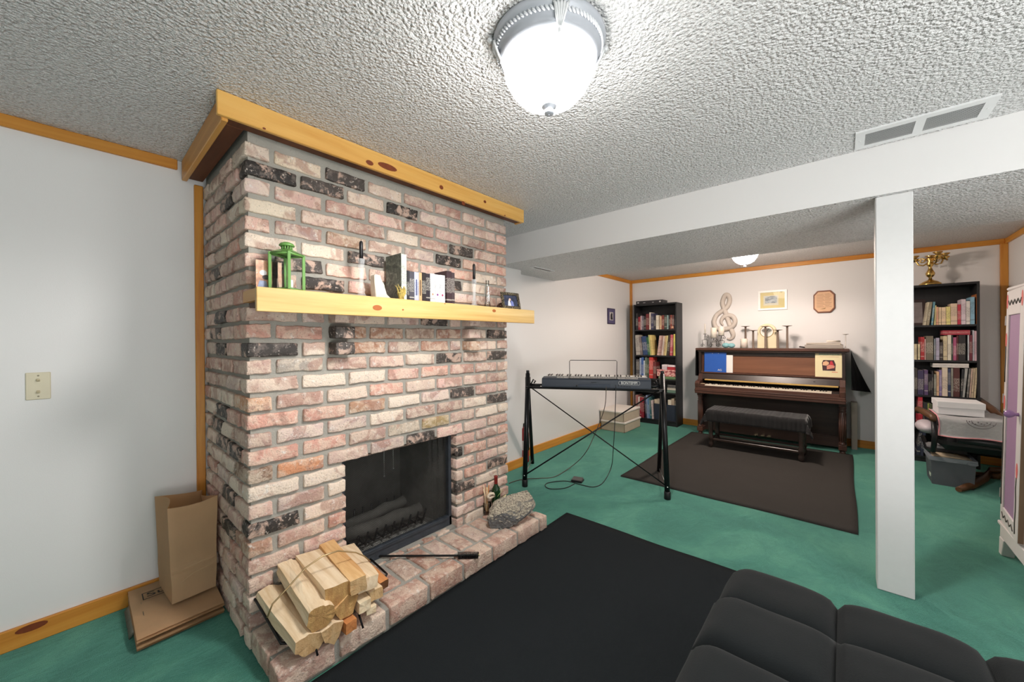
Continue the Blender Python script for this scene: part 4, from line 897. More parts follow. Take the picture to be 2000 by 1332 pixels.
# cables and pedal
def cable(name, pts, r, label, mat, cat='cable'):
    out = []
    P = [Vector(p) for p in pts]
    for i in range(len(P)-1):     # smooth curve
        a, b, c, d = P[max(i-1, 0)], P[i], P[i+1], P[min(i+2, len(P)-1)]
        for t in range(6):
            t /= 6; out.append(.5*((2*b)+(c-a)*t+(2*a-5*b+4*c-d)*t*t+(3*b-a-3*c+d)*t**3))
    out.append(P[-1]); return solo(name, MB().tube(out, r, 6), mat, label, cat, (P[-1].x, P[-1].y, 0))
kb_b = lambda px, py: atp(KC+Nn*.135, Nn, px, py)
fl = lambda px, py, z_=.006: at('z', z_, px, py)
cable('power_cable', [kb_b(1184, 754), atp(KC+Nn*.13, Nn, 1182, 790), atp(KC+Nn*.10, Nn, 1173, 820), atp(KC+Nn*.10, Nn, 1160, 852), atp(KC+Nn*.12, Nn, 1145, 882), fl(1124, 905, .05), fl(1086, 930), fl(1056, 934), fl(1030, 935), fl(1008, 939), fl(994, 944)], .0036, 'thin grey power cable trailing from the keyboard to behind the chimney', plain('cable_grey', (84, 74, 66), .5))
pd = thing('sustain_pedal', 'small square black foot pedal on the green carpet under the keyboard', 'pedal', fl(1128, 940, 0), .25)
part('base', MB().box((-.05, -.04, 0), (.05, .04, .018), 0, .003), BLACK, pd); part('treadle', MB().box((-.046, -.036, .02), (.046, .036, .028), 0, .003, Matrix.Rotation(R(6), 4, 'X')), plain('grey_rubber', (84, 82, 80), .6), pd)
cable('pedal_cable', [kb_b(1203, 755), atp(KC+Nn*.12, Nn, 1201, 820), atp(KC+Nn*.11, Nn, 1198, 873), fl(1194, 912, .03), fl(1179, 941), fl(1160, 951), fl(1136, 947), fl(1110, 940), fl(1089, 940), fl(1068, 944), fl(1066, 951), fl(1079, 955), fl(1104, 953), fl(1122, 945)], .0036, 'thin black pedal cable looping on the carpet under the keyboard', BLACK)
# fire extinguisher beyond the jog
ex = thing('fire_extinguisher', 'red fire extinguisher by the wall behind the keyboard stand', 'extinguisher', (-2.555, 3.118, .03))
part('cylinder', MB().lathe([(.001, -.03), (.045, -.03), (.047, -.02), (.047, .26), (.04, .30), (.02, .325), (.018, .34)], seg=24, cap=False), plain('red_gloss', (150, 26, 34), .3, var=.05), ex)
part('label', MB().lathe([(.0475, .10), (.0475, .20)], seg=24, cap=False), plain('label_white', (214, 208, 204), .5, var=.3, scale=90), ex)
part('valve', MB().lathe([(.018, .34), (.016, .37), (.01, .375)], seg=14), BLKM, ex)
part('handle', MB().tube([(0, 0, .372), (.03, .03, .385), (.05, .06, .375)], .006, 6), BLKM, ex); part('hose', MB().tube([(.016, -.01, .35), (.05, -.01, .33), (.056, -.005, .2), (.054, 0, .1)], .007, 7), BLACK, ex)
# lidded boxes against the left wall
PB = plain('box_cream', (198, 184, 164), .6, var=.12, scale=20); PL = plain('box_lid', (232, 224, 216), .5, var=.03)
def lidbox(z, h, label, dx=0):
    x0, x1, y0, y1 = -2.625+dx, -2.27+dx, 4.93, 5.46
    t = thing('storage_box', label, 'box', ((x0+x1)/2, (y0+y1)/2, z)); w_, d_ = (x1-x0)/2, (y1-y0)/2
    part('papers', MB().box((-w_+.02, -d_+.02, .002), (w_-.02, d_-.02, h-.022)), plain('stacked_paper', (206, 192, 176), .8, var=.3, scale=14), t)
    part('tray', MB().box((-w_, -d_, 0), (w_, d_, .004)).box((-w_, -d_, 0), (-w_+.004, d_, h-.03)).box((w_-.004, -d_, 0), (w_, d_, h-.03)).box((-w_, -d_, 0), (w_, -d_+.004, h-.03)).box((-w_, d_-.004, 0), (w_, d_, h-.03)), PB, t, kind='stuff')
    part('lid', MB().box((-w_-.012, -d_-.012, h-.028), (w_+.012, d_+.012, h), 0, .006), PL, t)
lidbox(0, .145, 'lower cream storage box full of papers on the carpet by the left wall'); lidbox(.1455, .145, 'upper cream storage box with white lid stacked by the left wall', -.012)
# small picture on the left wall
sp = thing('small_picture', 'small purple framed black and white picture on the left wall', 'picture', (XL, 5.31, 1.635))
part('mat_board', MB().box((0, -.113, -.113), (.010, .113, .113), 0, .002), plain('purple_mat', (88, 82, 118), .6), sp)
for a, b in (((0, -.118, -.118), (.013, .118, -.106)), ((0, -.118, .106), (.013, .118, .118)), ((0, -.118, -.106), (.013, -.106, .106)), ((0, .106, -.106), (.013, .118, .106))): part('frame_rail', MB().box(a, b), plain('purple_frame', (52, 44, 74), .5), sp)
part('print', MB().box((.0101, -.058, -.06), (.0115, .058, .062)), plain('print_grey', (190, 186, 184), .5, var=.2, scale=30), sp)
part('printed_figure', MB().prism([(.0116, -.03, -.05), (.0116, .045, -.05), (.0116, .03, .0), (.0116, .035, .04), (.0116, .0, .05), (.0116, -.03, .02)], (.0004, 0, 0)), plain('print_ink', (42, 40, 44), .6, var=.5, scale=60), sp)
# ================================================================ bookcases
BK = wood('black_ash', (34, 35, 38), (24, 25, 28), 2, .5, 14, .4)
def bookcase(name, x0, x1, y0, y1, h, shelves, label):
    t = thing(name, label, 'bookcase', ((x0+x1)/2, y0, 0)); O_ = Vector(((x0+x1)/2, y0, 0)); B_ = lambda a, b: MB().box(Vector(a)-O_, Vector(b)-O_, 0, .001)
    part('side_panel', B_((x0, y0, 0), (x0+.018, y1, h)), BK, t); part('side_panel', B_((x1-.018, y0, 0), (x1, y1, h)), BK, t)
    part('top_panel', B_((x0+.018, y0, h-.022), (x1-.018, y1, h)), BK, t); part('back_panel', B_((x0+.018, y1-.006, 0), (x1-.018, y1, h-.022)), BK, t)
    for z_ in shelves: part('shelf', B_((x0+.018, y0+.004, z_-.02), (x1-.018, y1-.006, z_)), BK, t)
    part('kick_board', B_((x0+.018, y0+.012, 0), (x1-.018, y0+.03, shelves[-1]-.02)), BK, t)
    return t
LX0, LX1, RX0, RX1, BY, BYB = -2.475, -1.83, .275, .988, 5.73, 5.995
LS = [1.430, 1.040, .690, .492, .075]; RS = [1.408, 1.052, .690, .352, .06]
bookcase('bookcase', LX0, LX1, BY, BYB, 1.822, LS, 'tall narrow black bookcase in the corner left of the piano')
bookcase('bookcase', RX0, RX1, BY, BYB, 1.822, RS, 'tall black bookcase behind the white post')
ORD = 'first second third fourth fifth sixth seventh eighth ninth tenth eleventh twelfth thirteenth fourteenth fifteenth sixteenth seventeenth eighteenth nineteenth twentieth'.split()
def shelf_books(org, sc, items, zsh, where, dep=.17, yf=BY+.012, kind='book'):
    """items: (x0 bottom, x1 bottom, y top, colour, words[, x0 top, x1 top]) in crop pixels"""
    for i, it in enumerate(items):
        b0, b1, yt, c, wd = it[:5]; t0, t1 = (it[5], it[6]) if len(it) > 5 else (b0, b1)
        cv = lambda x, y: at('y', yf, org[0]+x/sc, org[1]+y/sc)
        zt = cv((t0+t1)/2, yt).z; h = min(zt-zsh, .36); yb = yt+ (h*128*sc)
        B0, B1, T0, T1 = cv(b0, yb).x+.0008, cv(b1, yb).x-.0008, cv(t0, yt).x+.0008, cv(t1, yt).x-.0008
        if T0 != B0 and len(it) > 5: dzl = (B1-B0)*(T0-B0)/max(h, .05)      # tilt of the ends
        else: dzl = 0
        lo = zsh+max(0, -dzl)*0; 
        q = [(B0, yf, lo+max(0, dzl)), (B1, yf, lo+max(0, -dzl)), (T1, yf, lo+h-max(0, dzl)), (T0, yf, lo+h-max(0, -dzl))]
        if len(it) > 5: q = [(B0, yf, lo+(.0 if dzl <= 0 else dzl)), (B1, yf, lo+(0 if dzl >= 0 else -dzl)), (T1, yf, lo+h-(dzl if dzl > 0 else 0)), (T0, yf, lo+h+(dzl if dzl < 0 else 0))]
        book(q, (0, dep, 0), c, f'{wd}, {ORD[i]} from left {where}', 'books '+where)
L1, L2, R1, R2 = ((1225, 570), 9.52), ((1225, 680), 7.83), ((1780, 490), 8.32), ((1780, 630), 7.83)
shelf_books(*L1, [(160,198,400,(48,46,50),'black speckled book'),(205,245,465,(150,44,56),'red book'),(247,268,445,(216,190,190),'pale pink book'),(268,306,450,(120,112,126),'grey lavender book'),(310,346,460,(52,46,46),'charcoal book'),(348,407,410,(116,40,42),'wide dark red book'),(410,438,382,(228,214,200),'tall white book'),(440,490,398,(66,66,96),'navy book'),(492,530,450,(48,46,60),'dark blue book'),(535,588,435,(236,226,206),'cream white book'),(592,612,440,(188,166,140),'tan book'),(612,638,455,(226,190,150),'peach book'),(640,686,435,(128,62,52),'maroon book'),(690,738,430,(66,72,66),'dark green book'),(740,766,435,(150,180,176),'pale teal book'),(770,798,430,(56,46,48),'dark brown book'),(800,830,430,(140,66,54),'rust book'),(834,866,430,(104,70,68),'brown book'),(884,910,430,(110,120,130),'grey blue book')], LS[0], 'on top shelf of left bookcase')
sf = at('y', BY+.004, 1225+840/9.52, 642); stf = MB(); pts = []
for k in range(10): a1 = R(90+36*k); r1 = .026 if k % 2 == 0 else .012; pts.append((sf.x+r1*math.cos(a1), BY+.004, LS[0]+.0265+r1*math.sin(a1)))
solo('starfish', MB().prism(pts, (0, .007, 0), 0, .001), plain('starfish_tan', (206, 160, 128), .8, var=.2), 'small tan starfish before the books of the left bookcase', 'starfish', (sf.x, BY+.004, LS[0]))
shelf_books(*L1, [(165,245,800,(184,178,168),'wide pale grey binder',143,215),(245,290,835,(128,116,116),'grey binder with white label',213,256),(300,384,822,(44,70,116),'wide navy binder',263,350),(386,422,842,(44,100,70),'green binder',352,392),(425,444,800,(196,204,130),'thin lime book',390,410),(448,495,802,(230,206,132),'yellow book',412,452),(553,600,812,(214,178,168),'rosy book leaning right',598,642),(602,632,815,(180,140,130),'dusty pink book leaning right',645,668),(634,668,818,(226,206,194),'cream book leaning right',672,700),(672,700,815,(206,176,130),'tan book leaning right',703,732),(702,726,812,(228,214,150),'pale yellow book leaning right',735,760),(730,772,805,(70,56,50),'black and orange book',768,802),(790,840,795,(196,92,100),'coral red book',806,852),(858,908,785,(226,212,110),'yellow book with black letters',862,912)], LS[1], 'on second shelf of left bookcase')
shelf_books(*L2, [(135,186,170,(86,84,84),'dark grey book'),(190,214,150,(176,190,214),'pale blue book'),(216,250,140,(66,102,168),'blue book'),(250,270,190,(214,222,232),'white blue book'),(272,300,140,(108,124,108),'grey green book'),(302,330,150,(64,84,66),'dark green book'),(334,394,140,(206,56,50),'big red book'),(398,440,212,(110,40,40),'dark red book')], LS[2], 'on third shelf of left bookcase')
def flat_book(x0, x1, y0, y1, zb, h, c, label, yf, dep=.17, group=None, org=None, sc=1, rx=0):
    a = at('y', yf, org[0]+x0/sc, org[1]+y0/sc).x; b = at('y', yf, org[0]+x1/sc, org[1]+y1/sc).x
    return book([(a, yf, zb), (b, yf, zb+rx), (b, yf, zb+h+rx), (a, yf, zb+h)], (0, dep, 0), c, label, group, False)
z = LS[2]+.0005
flat_book(480, 750, 430, 430, z, .040, (70, 120, 60), 'green book lying flat on third shelf of left bookcase', BY+.01, .18, None, *L2)
t = NT('floral_print'); n = t.noise(t.vec(), 22, 3); MFL = t.done(t.ramp(n, [(.36, s2l((120, 40, 46))), (.46, s2l((206, 120, 120))), (.56, s2l((232, 196, 184))), (.66, s2l((180, 90, 86)))]), .6)
fx0, fx1 = at('y', BY, 1225+445/7.83, 725).x, at('y', BY, 1225+752/7.83, 725).x; fbz = z+.0405
fbx = thing('floral_box', 'pink floral keepsake box on third shelf of left bookcase', 'box', ((fx0+fx1)/2, BY+.02, fbz))
part('box_base', MB().box((-(fx1-fx0)/2+.004, 0, 0), ((fx1-fx0)/2-.004, .17, .075)), MFL, fbx); part('lid', MB().box((-(fx1-fx0)/2, -.004, .07), ((fx1-fx0)/2, .174, .098), 0, .002), MFL, fbx)
for (a, b, hh, c, nm, lb) in ((520, 596, .062, (206, 190, 196), 'grey_gift_box', 'small pale gift box on top of the floral box'), (604, 752, .058, (176, 46, 54), 'red_gift_box', 'small red gift box with white frill on top of the floral box')):
    xa_, xb_2 = at('y', BY, 1225+a/7.83, 715).x, at('y', BY, 1225+b/7.83, 715).x
    g = thing('gift_box', lb, 'box', ((xa_+xb_2)/2, BY+.025, fbz+.0985)); part('box_base', MB().box((-(xb_2-xa_)/2, 0, 0), ((xb_2-xa_)/2, .10, hh), 0, .002), plain(nm, c, .6, var=.1), g)
    part('ribbon', MB().box((-(xb_2-xa_)/2-.001, -.002, hh*.72), ((xb_2-xa_)/2+.001, .102, hh+.012), 0, .004), plain('gift_white', (232, 218, 220), .7, var=.12, scale=120), g)
z4 = LS[3]
for i, (x0, x1, h, c, w_) in enumerate([(610, 755, .040, (62, 110, 92), 'teal book'), (612, 752, .030, (214, 206, 190), 'cream book'), (614, 752, .022, (44, 44, 48), 'black book'), (616, 754, .024, (54, 54, 60), 'charcoal book')]):
    flat_book(x0, x1, 640, 640, z4+.0005, h, c, w_+', '+['lowest', 'second', 'third', 'topmost'][i]+' of the flat stack in left bookcase', BY+.012, .17, 'flat stack of books in left bookcase', *L2); z4 += h+.0005
shelf_books(*L2, [(140,182,585,(60,58,62),'short dark paperback'),(186,224,592,(150,120,110),'short rosy paperback'),(228,266,598,(90,90,86),'short grey paperback'),(272,326,585,(196,86,44),'short orange paperback'),(330,376,590,(72,64,70),'short plum paperback'),(390,424,592,(186,176,160),'short cream paperback'),(430,500,594,(160,160,150),'short pale paperback')], LS[3], 'on narrow fourth shelf of left bookcase', .12)
shelf_books(*L2, [(100,140,712,(196,150,140),'floral book'),(142,164,716,(178,110,106),'rose book'),(166,190,745,(226,214,206),'white book'),(192,214,750,(176,52,70),'crimson book'),(216,252,755,(150,44,58),'deep red book'),(284,304,745,(60,66,92),'dark blue folder',262,284),(306,330,720,(150,168,200),'pale blue magazine',284,302),(332,352,742,(96,140,180),'sky blue magazine',304,326),(354,378,750,(60,110,116),'teal magazine',328,350),(380,400,800,(224,206,204),'white magazine',362,382)], LS[4], 'on bottom shelf of left bookcase', .18, BY+.006)
nb = at('y', BY+.03, 1225+410/7.83, 800).x; db = thing('document_box', 'dark navy box on bottom shelf of left bookcase', 'box', ((nb+LX1-.022)/2, BY+.03, LS[4])); hw = (LX1-.022-nb)/2
NVB = plain('navy_board', (34, 44, 60), .6, var=.1)
for a, b in (((-hw, 0, 0), (hw, .004, .235)), ((-hw, .186, 0), (hw, .19, .235)), ((-hw, .004, 0), (-hw+.004, .186, .235)), ((hw-.004, .004, 0), (hw, .186, .235)), ((-hw+.004, .004, 0), (hw-.004, .186, .004))): part('box_wall', MB().box(a, b), NVB, db)
for i, (a, b, yt, c, w_) in enumerate([(416, 462, 782, (206, 190, 164), 'cream'), (464, 500, 776, (178, 164, 146), 'beige'), (622, 672, 790, (226, 216, 196), 'ivory'), (676, 718, 770, (190, 170, 148), 'tan'), (720, 752, 800, (158, 140, 124), 'taupe')]):
    xa_, xb_2 = at('y', BY+.04, 1225+a/7.83, 780).x, min(at('y', BY+.04, 1225+b/7.83, 780).x, LX1-.03); zt = at('y', BY+.04, 1225+a/7.83, 680+yt/7.83).z
    book([(xa_, BY+.04, LS[4]+.0045), (xb_2, BY+.04, LS[4]+.0045), (xb_2, BY+.04, zt), (xa_, BY+.04, zt)], (0, .14, 0), c, w_+' booklet standing in the navy box, '+ORD[i]+' from left', 'booklets in the navy box')
fbx2 = thing('game_box', 'flat black box with white marks lying on top of the left bookcase', 'box', (-2.235, BY+.01, 1.8225))
part('box_body', MB().box((-.205, 0, 0), (.205, .2, .052), 0, .002), plain('flat_black', (44, 42, 46), .5), fbx2)
for x_, w_ in ((-.17, .013), (-.075, .018), (.06, .012), (.165, .013)): part('white_mark', MB().box((x_-w_, -.0008, .018), (x_+w_, .0002, .034 if abs(x_) > .1 else .024)), plain('mark_white', (214, 212, 208), .5), fbx2)
# right bookcase
shelf_books(*R1, [(200,237,832,(196,186,160),'beige book leaning left',262,300),(240,290,828,(150,140,116),'spiral-bound grey book',302,345),(320,352,828,(98,146,160),'teal book leaning left',352,392),(366,398,885,(206,196,136),'thin lime book',388,410),(402,440,910,(222,170,140),'peach book'),(442,488,915,(220,196,160),'tan book with dark emblem'),(490,562,915,(232,206,170),'cream book with red title'),(565,638,905,(230,218,140),'yellow and olive book'),(640,746,855,(226,200,174),'wide cream book'),(750,806,870,(186,50,70),'crimson book'),(808,885,785,(222,206,214),'lavender white book'),(888,955,815,(226,220,214),'white floral book'),(958,1030,748,(140,184,206),'sky blue book')], RS[0], 'on top shelf of right bookcase')
rb_ = book([(at('y', BY+.05, 1780+1042/8.32, 600).x, BY+.012, RS[0]), (at('y', BY+.012, 1780+1106/8.32, 600).x, BY+.012, RS[0]), (at('y', BY+.012, 1780+1104/8.32, 565).x, BY+.012, RS[0]+.292), (at('y', BY+.05, 1780+1040/8.32, 565).x, BY+.012, RS[0]+.292)], (0, .2, 0), (196, 120, 66), 'orange wooden box standing on end on top shelf of right bookcase', None, False, 'wooden_box')
rb_['category'] = 'box'; rb_.data.materials[0] = wood('orange_wood', (200, 124, 68), (170, 96, 46), 2, .5)
fx = at('y', BY+.1, 1790, 600).x
pf = thing('dark_picture_frame', 'dark framed picture leaning at the left end of top shelf of right bookcase', 'photo frame', (fx+.0, BY+.10, RS[0])); pf.rotation_euler = (R(-8), 0, R(6))
for a, b in (((-.07, 0, 0), (.075, .012, .028)), ((-.07, 0, .25), (.075, .012, .278)), ((-.07, 0, .028), (-.044, .012, .25)), ((.049, 0, .028), (.075, .012, .25))): part('frame_rail', MB().box(a, b, 0, .002), plain('dark_frame', (50, 34, 34), .4), pf)
part('print', MB().box((-.044, .006, .028), (.049, .010, .25)), plain('print_shadow', (120, 112, 112), .4, var=.5, scale=16), pf)
shelf_books(*R2, [(47,86,330,(206,194,160),'short cream book'),(98,134,330,(216,204,166),'short ivory book'),(140,200,220,(166,44,48),'red book'),(203,220,250,(220,180,176),'thin white book'),(223,336,205,(116,108,92),'thick olive book with pale title'),(346,372,245,(128,138,148),'steel blue book'),(375,430,235,(176,172,192),'lavender book'),(434,484,300,(60,50,50),'short black book'),(487,550,207,(214,200,164),'beige book'),(553,610,190,(232,224,204),'cream white book'),(612,636,192,(56,70,60),'dark green book'),(638,690,225,(170,84,120),'magenta book'),(692,720,200,(90,36,40),'dark wine book'),(722,830,192,(40,36,38),'thick black patterned book'),(862,884,190,(200,204,210),'thin pale book'),(886,934,190,(110,40,54),'navy and red book'),(938,960,118,(206,206,216),'tall pale magazine'),(962,1000,128,(216,180,190),'tall pink magazine'),(1002,1030,140,(186,160,130),'tall tan magazine')], RS[1], 'on second shelf of right bookcase')
zt = at('y', BY+.01, 1780+690/7.83, 630+187/7.83).z
flat_book(480, 900, 160, 160, zt, .045, (170, 44, 64), 'red book lying flat on top of the row in right bookcase', BY+.012, .16, None, *R2)
shelf_books(*R2, [(47,92,700,(62,58,56),'dark book'),(96,190,730,(64,56,90),'thick purple and navy book'),(196,256,725,(92,70,112),'violet book'),(262,286,785,(36,34,38),'short black book'),(290,312,792,(44,40,48),'short dark book'),(315,336,742,(58,54,60),'slim charcoal book'),(346,382,790,(140,142,128),'grey green book'),(385,424,752,(224,186,150),'peach cream book'),(426,466,725,(142,124,168),'lilac book'),(469,556,690,(228,212,192),'wide cream book'),(559,602,702,(48,60,92),'navy book'),(606,640,697,(150,150,140),'white and orange book'),(642,740,682,(86,46,44),'thick maroon book'),(748,778,715,(46,50,54),'black folder leaning left',772,812),(780,816,700,(170,172,168),'silver folder leaning left',820,868),(842,872,702,(112,112,110),'grey folder leaning left',882,914),(882,908,702,(206,180,162),'pinkish folder leaning left',916,944),(910,944,700,(196,178,150),'tan folder leaning left',946,984),(948,984,692,(216,200,164),'cream folder leaning left',986,1020)], RS[2], 'on third shelf of right bookcase')
zt = at('y', BY+.01, 1780+500/7.83, 630+688/7.83).z
flat_book(330, 880, 650, 650, zt, .040, (226, 222, 216), 'white flat box on top of the third row in right bookcase', BY+.010, .18, None, *R2, rx=.004)['category'] = 'box'
R3 = ((1780, 760), 6.06)
shelf_books(*R3, [(78,134,92,(190,44,60),'tall red book'),(140,190,160,(44,46,48),'short black book'),(190,214,170,(150,160,80),'short lime book'),(216,244,176,(90,100,70),'short olive book')], RS[3], 'on fourth shelf of right bookcase')
shelf_books(*R3, [(60,100,440,(40,46,66),'dark navy book leaning left',100,140),(102,140,440,(52,58,80),'blue black book leaning left',142,182)], RS[4], 'on bottom shelf of right bookcase')
# brass candelabra on the right bookcase
BRS = plain('polished_brass', (206, 170, 100), .22, 1.0, var=.15)
p = at('y', BY+.12, 1817, 551); cb = thing('candelabra', 'brass three-armed candelabra with hanging drops on top of the right bookcase', 'candelabra', (p.x, BY+.12, 1.8225))
zt = at('y', BY+.12, 1817, 500).z-1.8225; s = zt/.36
part('base', MB().lathe([(.001, 0), (.085, 0), (.08, .018), (.055, .04), (.03, .052), (.018, .062)], seg=20, cap=False), BRS, cb)
part('stem', MB().lathe([(.016, .06), (.011, .078), (.03, .10), (.036, .125), (.018, .165), (.011, .19), (.022, .205), (.03, .225), (.018, .25), (.03*1, .27), (.012, .30), (.014, .325*s+.0)], seg=16), BRS, cb)
part('cup', MB().lathe([(.012, zt-.05), (.036, zt-.03), (.03, zt-.02), (.014, zt-.015), (.04, zt), (.036, zt+.004), (.001, zt)], seg=16, cap=False), BRS, cb)
for sgn, ang in ((1, 20), (-1, 160), (1, -70)):
    A = Matrix.Rotation(R(ang), 4, 'Z')
    part('arm', MB().tube([A @ Vector(q) for q in ((.01, 0, .24), (.05, 0, .215), (.085, 0, .225), (.10, 0, .262), (.118, 0, .27), (.135, 0, .255))], .0075, 7), BRS, cb)
    part('scroll', MB().tube([A @ Vector((.06+.03*math.cos(k*.8)*(1-k/14), 0, .265+.03*math.sin(k*.8)*(1-k/14))) for k in range(11)], .006, 6), BRS, cb)
    part('cup', MB().lathe([(.010, .262), (.034, .285), (.03, .295), (.014, .30), (.038, .322), (.034, .326), (.001, .322)], A @ Vector((.115, 0, 0)), 16, cap=False), BRS, cb)
    part('glass_drop', MB().tube([A @ Vector((.135, 0, .245)), A @ Vector((.136, 0, .20)), A @ Vector((.138, 0, .165)), A @ Vector((.137, 0, .15))], .006, 7, radii=[.002, .006, .010, .003]), CRYST, cb)
# ================================================================ piano
PW = [wood('piano_mahogany_%s' % 'xz'[i], (98, 66, 54), (62, 42, 36), (0, 2)[i], .3, 10, .6, (80, 53, 44)) for i in range(2)]
PWD = [wood('piano_dark_%s' % 'xz'[i], (62, 48, 42), (42, 33, 30), (0, 2)[i], .32, 10, .6) for i in range(2)]
PWL = wood('piano_panel', (150, 104, 78), (114, 76, 58), 0, .28, 8, .5, (132, 90, 68))
PO = Vector((-.745, 5.6, 0)); X0, X1 = -1.500, .012
pn = thing('upright_piano', 'old dark mahogany upright piano with fluted front legs against the back wall', 'piano', PO)
def P(name, a, b, m, bev=.003): return part(name, MB().box(Vector(a)-PO, Vector(b)-PO, 0, bev), m, pn)
P('side_panel', (X0, 5.60, .03), (X0+.03, 5.985, 1.125), PWD[1]); P('side_panel', (X1-.03, 5.60, .03), (X1, 5.985, 1.125), PWD[1])
P('top_lid', (X0-.035, 5.575, 1.127), (X1+.035, 5.99, 1.160), PW[0], .006); P('lid_moulding', (X0-.01, 5.59, 1.108), (X1+.01, 5.985, 1.127), PWD[0])
P('back_panel', (X0+.03, 5.95, .05), (X1-.03, 5.98, 1.108), PWD[0])
P('upper_panel', (X0+.03, 5.645, .84), (X1-.03, 5.67, 1.108), PWL); 
P('panel_rail', (X0+.03, 5.632, 1.06), (X1-.03, 5.645, 1.108), PWD[0]); P('panel_stile', (X0+.03, 5.632, .84), (X0+.06, 5.645, 1.06), PW[1]); P('panel_stile', (X1-.06, 5.632, .84), (X1-.03, 5.645, 1.06), PW[1])
P('music_ledge', (X0+.03, 5.595, .823), (X1-.03, 5.66, .838), PW[0], .004)
part('fallboard', MB().prism([Vector(q)-PO for q in ((X0+.03, 5.655, .823), (X0+.03, 5.61, .823), (X0+.03, 5.575, .745), (X0+.03, 5.655, .735))], (X1-X0-.06, 0, 0), 0, .002), PWD[0], pn)
P('fallboard_edge', (X0+.085, 5.545, .728), (X1-.06, 5.585, .746), wood('gold_felt', (206, 176, 106), (170, 132, 66), 0, .5, 30, .4), .004)
P('lock_plate', (X0+.95+.28, 5.588, .775), (X0+.97+.28, 5.594, .785), BLACK)
P('keybed', (X0, 5.405, .565), (X1, 5.66, .640), PW[0], .006); P('key_slip', (X0+.05, 5.412, .640), (X1-.05, 5.436, .672), PW[0], .003)
P('lower_moulding', (X0-.004, 5.40, .600), (X1+.004, 5.41, .612), PW[0], .002)
for xa, xb in ((X0, X0+.052), (X1-.052, X1)):
    part('arm', MB().prism([Vector(q)-PO for q in ((xa, 5.62, .64), (xa, 5.415, .64), (xa, 5.41, .70), (xa, 5.45, .728), (xa, 5.56, .735), (xa, 5.62, .85))], (xb-xa, 0, 0), 0, .004), PW[1], pn)
P('key_block', (X0+.052, 5.44, .64), (X0+.115, 5.575, .690), PW[0]); P('key_block', (X1-.115, 5.44, .64), (X1-.052, 5.575, .690), PWD[0])
P('name_card', (X0+.06, 5.45, .690), (X0+.11, 5.50, .6915), plain('ivory_card', (216, 188, 150), .5), .0002)
ka, kb2 = X0+.117, X1-.117; n = 52; kw = (kb2-ka)/n; wk = MB(); bk = MB()
for i in range(n):
    x = ka+i*kw; wk.box(Vector((x+.0005, 5.438, .655))-PO, Vector((x+kw-.0005, 5.59, .686))-PO)
    if i % 7 in (0, 2, 3, 5, 6) and i < n-1: bk.box(Vector((x+kw-.006, 5.49, .68))-PO, Vector((x+kw+.006, 5.59, .698))-PO, 0, .0015)
part('white_keys', wk, plain('ivory_key', (236, 226, 206), .25), pn, kind='stuff'); part('black_keys', bk, plain('ebony_key', (26, 22, 22), .3), pn, kind='stuff')
P('lower_panel', (X0+.03, 5.665, .17), (X1-.03, 5.69, .565), PWD[0]); P('toe_rail', (X0+.03, 5.655, .045), (X1-.03, 5.695, .17), PWD[0], .004)
for lx in (X0+.032, X1-.028):
    L = Vector((lx, 5.545, 0))-PO; b = MB()
    b.box(L+Vector((-.035, -.035, .045)), L+Vector((.035, .16, .105)), 0, .004); b.lathe([(.026, .0), (.028, .02), (.02, .045)], L, 14)
    b.box(L+Vector((-.032, -.032, .525)), L+Vector((.032, .05, .565)), 0, .003)
    b.lathe([(.033, .105), (.034, .118), (.026, .126), (.029, .14), (.029, .46), (.025, .468), (.034, .478), (.026, .49), (.033, .51), (.033, .525)], L, 20)
    lg = part('leg', b, PW[1], pn)
    fl_ = MB()
    for k in range(10): a1 = 2*math.pi*k/10; fl_.tube([L+Vector((.0285*math.cos(a1), .0285*math.sin(a1), .145)), L+Vector((.0285*math.cos(a1), .0285*math.sin(a1), .455))], .005, 5)
    part('fluting', fl_, PW[1], lg)
for px in (-.835, -.765, -.700): 
    c = Vector((px, 5.64, .075))-PO; part('pedal', MB().prism([c+Vector(q) for q in ((-.014, .01, 0), (.014, .01, 0), (.02, -.04, 0), (.022, -.07, 0), (0, -.085, 0), (-.022, -.07, 0), (-.02, -.04, 0))], (0, 0, .008), 0, .002), plain('pedal_brass', (198, 188, 160), .25, .9), pn)
# sheet music on the piano
def flat_sheet(name, x0, x1, z0, z1, y, tilt, mat, label, cat, th=.006):
    t = thing(name, label, cat, ((x0+x1)/2, y, z0)); t.rotation_euler = (R(-tilt), 0, 0); w = (x1-x0)/2
    part('cover', MB().box((-w, -th, 0), (w, 0, (z1-z0)/math.cos(R(tilt))), 0, .0008), mat, t); return t, w
pxy = lambda x, y: at('y', 5.625, x, y)
a, b = pxy(1376, 688), pxy(1419, 729)
wp, w = flat_sheet('white_sheet_music', pxy(1418, 690).x-.03, pxy(1431, 690).x, .8385, pxy(1425, 690).z, 5.624, 3, PAPER, 'white music pages half hidden behind the blue folder on the piano', 'sheet music', .004)
bf, w = flat_sheet('blue_folder', a.x, b.x, .8385, a.z, 5.615, 3, plain('blue_card', (44, 92, 178), .35, var=.10, scale=8), 'glossy blue music folder with a white logo standing on the piano ledge', 'folder')
text_part('logo_letters', 'AG', .036, Matrix.Translation((w*.42, -.0066, .030)) @ Matrix.Rotation(R(90), 4, 'X'), plain('logo_white', (226, 226, 222), .4), bf)
for x in (-w*.25, w*.3): part('rivet', MB().lathe([(.004, 0), (.004, .001)], seg=10, M=Matrix.Translation((x, -.0062, (a.z-.8385)-.014)) @ Matrix.Rotation(R(90), 4, 'X')), PAPER, bf)
